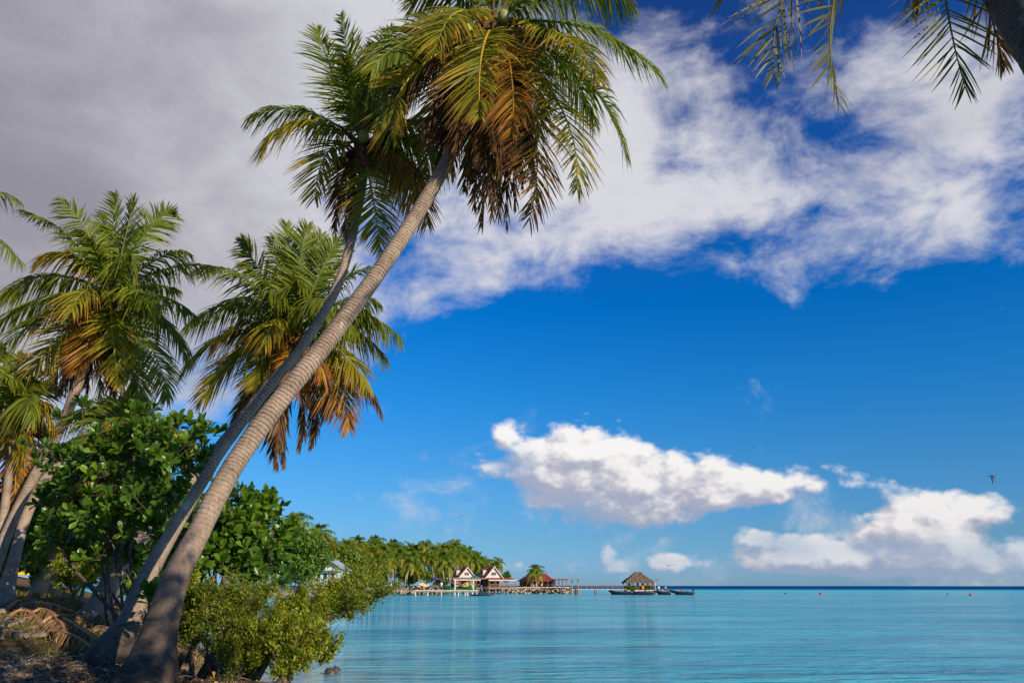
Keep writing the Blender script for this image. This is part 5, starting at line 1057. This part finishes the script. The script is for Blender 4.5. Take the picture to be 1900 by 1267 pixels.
    a = P(594, 1074, 126); e = empty('low_wall', (a[0], 126, .9), 'sunlit orange low wall left of the grey roofed house', 'wall'); MB().box((0, 0, .55), (1.7 * 1.1, .3, 1.1)).build('masonry', 'canvas', e); MB().box((0, 0, 1.14), (2.1, .4, .08)).build('coping', 'white_paint', e)
    a = P(565, 1087, 122); e = empty('picnic_shelter', (a[0], 122, .9), 'dark open picnic shelter under the bright dense tree', 'shelter'); MB().box((0, 0, 2.0), (4.2, 2.6, .12), tilt=.1).build('roof', 'dark_wood', e)
    for sx in (-1.8, 0, 1.8):
        for sy in (-1, 1): MB().box((sx, sy, 1.0), (.13, .13, 1.95)).build('post', 'brown_wood', e)
    MB().box((0, -.3, .72), (2.4, .7, .07)).build('bench', 'grey_wood', e)
    # short jetty with railing behind the shrub
    Y = 118; zt = zof(1091, Y); xa, xb = P(636, 1091, Y)[0], P(690, 1091, Y)[0]; o = np.array([xa, Y, 0]); e = empty('jetty', o, 'short jetty with a row of white balusters behind the fine leaved shrub', 'jetty')
    MB().box(((xa + xb) / 2, Y + .6, zt - .07), (xb - xa, 1.6, .14)).build('deck', 'pale_post', e, base=o); b = MB()
    for x in np.linspace((xa + xb) / 2, xb, 9): b.box((x, Y + 1.3, zt + .35), (.12, .06, .7), tilt=0)
    b.box(((xa + 3 * xb) / 4, Y + 1.3, zt + .72), ((xb - xa) / 2, .08, .07)); b.build('railing', 'white_paint', e, base=o)
    for x in np.linspace(xa + .2, xb - .2, 7): MB().tube([(x, Y, -1), (x, Y, zt - .12)], .1, 7).build('post', 'white_paint', e, base=o)
shoreline_things()

# footbridge to the thatched hut
def bridge():
    Y = 187; zt = zof(1092.3, Y); xa, xb = P(1057, 1092, Y)[0], P(1162, 1092, Y)[0]; o = np.array([xa, Y, 0]); e = empty('footbridge', o, 'long wooden footbridge with crossed railings leading to the thatched hut', 'footbridge'); zr = zof(1084.6, Y)
    MB().box(((xa + xb) / 2, Y, zt - .07), (xb - xa, 1.3, .12)).build('deck', 'pale_post', e, base=o)
    for s in (-.6, .6):
        b = MB(); b.box(((xa + xb) / 2, Y + s, zr), (xb - xa, .07, .08)); xs_ = np.arange(xa + .3, xb, 1.25)
        for x in xs_: b.box((x, Y + s, (zt + zr) / 2 + .06), (.09, .08, zr - zt + .2))
        for x in xs_[:-1]: b.tube([(x, Y + s, zt + .05), (x + 1.25, Y + s, zr - .05)], .025, 4); b.tube([(x, Y + s, zr - .05), (x + 1.25, Y + s, zt + .05)], .025, 4)
        b.build('railing', 'grey_wood', e, base=o)
    for x in (1062, 1065.5, 1068.5, 1071.5, 1074.5, 1104, 1107, 1135, 1138):
        for s in (-.5, .5): X = P(x, 1096, Y)[0]; MB().tube([(X, Y + s, -1.5), (X, Y + s, zt - .1)], .14, 7).build('pile', 'grey_wood', e, base=o)
    for (x, t, b0), lb in (((1060.5, 1077, 1094), 'bare forked pole at the islet end of the footbridge, the shorter one'), ((1072.3, 1072.5, 1098), 'bare forked pole beside the footbridge, the taller one')):
        a = P(x, b0, Y - 1.2); h = zof(t, Y); b = MB(); b.tube(cr([(a[0], Y - 1.2, -1), (a[0] + .1, Y - 1.2, h * .5), (a[0] + .05, Y - 1.2, h * .85)], 8), [.15, .15, .14, .14, .13, .12, .11, .1], 7)
        for k in range(7): q = r.normal(0, .45, 3); q[2] = abs(q[2]) + .35; b.tube(cr([(a[0] + .05, Y - 1.2, h * .82), np.array([a[0] + .05, Y - 1.2, h * .85]) + q * .5, np.array([a[0] + .05, Y - 1.2, h * .85]) + q], 5), [.07, .06, .05, .04, .02], 5)
        tag(b.build('wooden_pole', 'grey_wood', smooth=True), lb, 'pole', 'bare poles by the footbridge')
bridge()
def hut():
    Y = 190; zd = zof(1093.6, Y); a, c = P(1160, 1094, Y), P(1219, 1094, Y); xm = P(1183, 1094, Y)[0]; o = np.array([xm, Y, 0]); e = empty('thatched_hut', o, 'open sided thatched hut standing on a platform over the water', 'hut'); zr, ze = zof(1061.2, Y), zof(1079, Y)
    x0, x1, r0, r1 = P(1155.5, 1079, Y)[0], P(1210.5, 1079, Y)[0], P(1177.5, 1062, Y)[0], P(1189.5, 1062, Y)[0]; D = 3.4; n = 60
    def roof(dz, sh, k0):
        V = []; Q_ = []
        per = []
        for i in range(n):
            t = i / n * 4; s = int(t); f = t - s; X0, X1 = x0 + sh, x1 - sh; Dd = D - sh
            cx = [(X0 + (X1 - X0) * f, Y - Dd), (X1, Y - Dd + 2 * Dd * f), (X1 - (X1 - X0) * f, Y + Dd), (X0, Y + Dd - 2 * Dd * f)][s]; tx = [(r0 + (r1 - r0) * f, Y - .12), (r1, Y - .12 + .24 * f), (r1 - (r1 - r0) * f, Y + .12), (r0, Y + .12 - .24 * f)][s]
            for k in range(6):
                g = k / 5; V.append((cx[0] * (1 - g) + tx[0] * g + r.normal(0, .04), cx[1] * (1 - g) + tx[1] * g + r.normal(0, .04), (ze + dz) * (1 - g) + zr * g - .25 * math.sin(g * 3.14) * .5 + r.normal(0, .05) - (r.random() * .3 if k == 0 else 0)))
        for i in range(n):
            for k in range(5): j = (i + 1) % n; Q_.append((i * 6 + k, j * 6 + k, j * 6 + k + 1, i * 6 + k + 1))
        b = MB().add(V, Q_); b.add([(r0, Y - .15, zr), (r1, Y - .15, zr), (r1, Y + .15, zr), (r0, Y + .15, zr), (r0, Y, zr + .12), (r1, Y, zr + .12)], [(0, 1, 5, 4), (2, 3, 4, 5), (1, 2, 5), (3, 0, 4), (3, 2, 1, 0)]); return b
    roof(0, 0, 0).build('roof', 'thatch', e, base=o); MB().box(((x0 + x1) / 2, Y, ze + .02), (x1 - x0 - .9, 2 * D - .9, .1)).build('ceiling', 'dark_wood', e, base=o)
    for i, x in enumerate(np.linspace(x0 + .55, x1 - .55, 6)):
        for s in (-1, 1): MB().tube([(x, Y + s * (D - .6), zd), (x, Y + s * (D - .6), ze)], .11, 7).build('post', 'dark_wood', e, base=o)
    MB().box(((a[0] + c[0]) / 2, Y, zd - .1), (c[0] - a[0], 2 * D + .4, .2)).build('platform', 'grey_wood', e, base=o); MB().box(((a[0] + c[0]) / 2, Y - D - .24, zd - .12), (c[0] - a[0], .07, .24)).build('fascia', 'pale_post', e, base=o)
    for x in np.linspace(a[0] + .3, c[0] - .3, 7):
        for s in (-3.2, 3.2): MB().tube([(x, Y + s, -1.5), (x, Y + s, zd - .15)], .15, 7).build('pile', 'dark_wood', e, base=o)
    # woven leaf panels and counter
    for xa_, xb_, lb, mt in ((1160.5, 1178, 'green palm leaf hedge along the left front of the thatched hut', 'tree_leaf'), (1196, 1207, 'green palm leaf hedge along the right front of the thatched hut', 'tree_leaf')):
        p0, p1 = P(xa_, 1090, Y - D - .1), P(xb_, 1090, Y - D - .1); k = 900; p = np.stack([r.uniform(p0[0], p1[0], k), Y - D + .1 + r.normal(0, .12, k), r.uniform(zd, zof(1087, Y), k)], 1)
        V, Q_ = blades(p, r.normal(0, 1, (k, 3)), r.normal(0, 1, (k, 3)) + [0, -.6, .6], .36 * np.ones(k), .13 * np.ones(k)); o1 = np.array([p0[0], Y - D, zd]); tag(mesh_np('leaf_hedge', V - o1, Q_, mt), lb, 'hedge', 'leaf hedges round the hut').location = o1
    MB().box((P(1186, 1090, Y)[0], Y - D + .5, zd + .5), (3.0, .6, 1.0)).build('counter', 'dark_wood', e, base=o)
    p = P(1192.6, 1090, Y - D); tag(MB().ball((p[0], Y - D - .05, zd + .5), (.42, .16, .5), 12, jit=.03).build('orange_drape', 'orange_cloth', smooth=True), 'orange cloth hung on the front of the thatched hut', 'cloth')
    for x, sh_, lg, d, lb in ((1184, 'blue_cloth', 'grey_cloth', .8, 'person in dark blue inside the thatched hut, left of the middle'), (1193.5, 'grey_cloth', 'blue_cloth', .8, 'person in grey inside the thatched hut, right of the middle'), (1169, 'grey_cloth', 'grey_cloth', .8, 'person in grey inside the thatched hut near its left end'), (1208, 'red_cloth', 'red_cloth', -D + .6, 'person in red standing at the right corner of the thatched hut')):
        person((P(x, 1090, Y)[0], Y + d, zd), lb, r.uniform(-.6, .6), 1.7, sh_, lg, skin='skin_dark')
    q = P(1217.4, 1096, Y - 3.8); e2 = empty('leaf_topped_pole', (q[0], Y - 3.0, zd), 'pole tied with a palm leaf at the right end of the hut platform', 'pole'); h = zof(1079, Y) - zd; MB().tube([(0, 0, -1), (0, 0, h)], .08, 6).build('pole', 'pale_post', e2)
    V, Q_, cc = frond_np((0, 0, h - .1), (.9, 0, h + .5), (.3, 0, h + .5), 'y', 20, .5, .08, .8, 0, 9, .03); mesh_np('frond', V, Q_, 'palm_leaf', e2, cc)
hut()
# inflatable boats
def boat(px0, px1, Y, label, flip=1, engine=True, console=True):
    a, c = P(px0, 1098, Y), P(px1, 1098, Y); L = c[0] - a[0]; e = empty('inflatable_boat', ((a[0] + c[0]) / 2, Y, 0), label, 'boat', 'dark inflatable boats moored at the hut'); h = L / 2
    x = lambda v: v * flip; w = min(1.05, L * .2); st = [(-h, -w, .42), (-h * .3, -w * 1.05, .42), (h * .45, -w * .95, .5), (h * .85, -w * .45, .68), (h * .98, 0, .8), (h * .85, w * .45, .68), (h * .45, w * .95, .5), (-h * .3, w * 1.05, .42), (-h, w, .42)]
    MB().tube([(x(p[0]), p[1], p[2]) for p in cr(st, 36)], np.concatenate([[.12, .24], np.full(32, .27), [.24, .12]]), 9).build('tube', 'rubber_navy', e, smooth=True)
    hull = [(-h * .92, .2), (-h * .3, .2), (h * .4, .2), (h * .9, .5)]; V = []
    for X, z in hull: ww = w * (1 if X < h * .5 else .2); V += [(x(X), -ww, z + .15), (x(X), 0, z - .5 if X < h * .8 else z), (x(X), ww, z + .15), (x(X), 0, z + .16)]
    q = [(i * 4 + k, (i + 1) * 4 + k, (i + 1) * 4 + (k + 1) % 4, i * 4 + (k + 1) % 4) for i in range(3) for k in range(4)] + [(0, 1, 2, 3), (12, 15, 14, 13)]; MB().add(V, q).build('hull', 'black_plastic', e)
    if console: cb = MB().prism([(x(-.1), -.35, .3), (x(.5), -.35, .3), (x(.35), -.35, 1.0), (x(0), -.35, 1.15)], (0, .7, 0)).build('console', 'grey_cloth', e); MB().box((x(-h * .35), 0, .55), (.5, 1.0, .4)).build('seat', 'black_plastic', e)
    if engine:
        b = MB(); b.prism([(x(-h - .15), -.2, .75), (x(-h + .3), -.2, .75), (x(-h + .25), -.2, 1.25), (x(-h - .1), -.2, 1.2)], (0, .4, 0)); b.tube([(x(-h + .05), 0, .8), (x(-h + .02), 0, -.3)], .09, 6); b.build('outboard_motor', 'black_plastic', e)
    return e
boat(1131, 1175, 186, 'dark inflatable boat moored at the far left of the hut', -1)
boat(1175, 1218, 185, 'dark inflatable boat moored right in front of the hut', 1)
boat(1217, 1244, 186, 'short dark inflatable boat carrying people at the right of the hut platform', -1, console=False)
boat(1246, 1287, 186, 'dark inflatable boat at the far right end of the mooring line', -1)
for x, lb, sh_, Yp, z, ps in ((1222.5, 'person in a white top standing at the left of the crowded boat', 'white_cloth', 186, .35, 'stand'), (1235, 'person in a pale top standing in the middle of the crowded boat', 'white_cloth', 186.3, .35, 'stand'), (1229, 'person in orange sitting in the crowded boat', 'orange_cloth', 186, .5, 'sit'), (1240, 'person in grey sitting at the right end of the crowded boat', 'grey_cloth', 186, .5, 'sit')):
    person((P(x, 1095, Yp)[0], Yp, z), lb, r.uniform(-1, 1), 1.7, sh_, 'grey_cloth', pose=ps)
for i, (x, y, m_, s, lb) in enumerate([(1457, 1100, 'black_plastic', .22, 'small dark buoy left of the red one in the middle distance'), (1523, 1101, 'red_plastic', .34, 'red buoy nearest the middle of the open water'), (1758, 1101, 'teal_cloth', .2, 'small green buoy left of the red one at the right edge'), (1801, 1103, 'red_plastic', .3, 'red buoy near the right edge of the picture')]):
    Yb = YW(y + .5); p = P(x, y, Yb); e = empty('buoy', (p[0], Yb, 0), lb, 'buoy', 'mooring buoys on the lagoon'); MB().ball((0, 0, s * .35), (s * 1.2, s * 1.2, s), 12).build('float', m_, e, smooth=True); MB().tube([(0, 0, s), (0, 0, s * 1.9)], s * .12, 6).build('ring', 'grey_wood', e)
Yk = 380; p = P(1259, 1091, Yk); e = empty('kayak', (p[0], Yk, 0), 'distant red kayak low on the water behind the right end boat', 'kayak'); b = MB(); t = np.linspace(-1, 1, 11); b.tube([(x * 1.5, 0, .12 + .1 * x * x) for x in t], .03 + .2 * (1 - t ** 2) ** .6, 8); b.build('hull', 'red_plastic', e, smooth=True); MB().box((0, 0, .33), (.6, .26, .05)).build('cockpit', 'black_plastic', e)

# birds ----------------------------------------------------------------------
def bird(px, py, Y, span, label, wl_, wr_, heading, mat='bird_dark'):
    """wl_, wr_: wing bends (elbow height, tip height) as fractions of the half span"""
    c = P(px, py, Y); e = empty('seabird', c, label, 'bird', 'seabirds in flight', heading); h = span / 2
    b = MB(); t = np.linspace(0, 1, 9); b.tube([((.5 - q) * span * .42, 0, .012 * span * math.sin(q * 3)) for q in t], span * np.array([.004, .022, .03, .04, .045, .04, .03, .02, .012]), 10); b.prism([(-.19 * span, -.015 * span, 0), (-.33 * span, -.05 * span, 0), (-.30 * span, 0, 0), (-.33 * span, .05 * span, 0), (-.19 * span, .015 * span, 0)], (0, 0, .006 * span)); b.build('body', mat, e, smooth=False)
    for s, (e1, t1) in ((1, wl_), (-1, wr_)):
        R_ = [(0.02, .0, .07), (.22, e1 * .5, .095), (.45, e1, .085), (.75, (e1 + t1) / 2, .055), (1.0, t1, .01)]; V = []
        for k, (f, z, cw) in enumerate(R_):
            sw = .02 + .10 * max(0, f - .4); y = s * f * h; V += [(cw * span * .5 - sw * span, y, z * h), (-cw * span * .6 - sw * span, y, z * h - .004 * span), (-cw * span * .1 - sw * span, y, z * h + .012 * span)]
        q = []
        for k in range(4):
            for a_, b_ in ((0, 2), (2, 1), (1, 0)): q.append((k * 3 + a_, k * 3 + b_, k * 3 + 3 + b_, k * 3 + 3 + a_))
        MB().add(V, q + [(0, 1, 2), (12, 14, 13)]).build('wing', mat, e)
plain('bird_dark', (.10, .10, .11), .8, .2, var=.2, scale=4); plain('bird_pale', (.35, .36, .36), .8, .2, var=.3, scale=4)
bird(1840, 882, 42, .85, 'seabird in flight near the right edge with both wings pressed down', (-.15, -.95), (-.2, -1.1), R(160), 'bird_dark')
bird(851, 957, 40, 1.05, 'seabird gliding with wings slightly raised, left of the big low cloud', (.22, .18), (.1, -.12), R(75), 'bird_pale')
bird(1240, 1049, 62, 1.1, 'small seabird with wings held in a wide V, up and right of the hut', (.35, .75), (.12, .1), R(80), 'bird_dark')
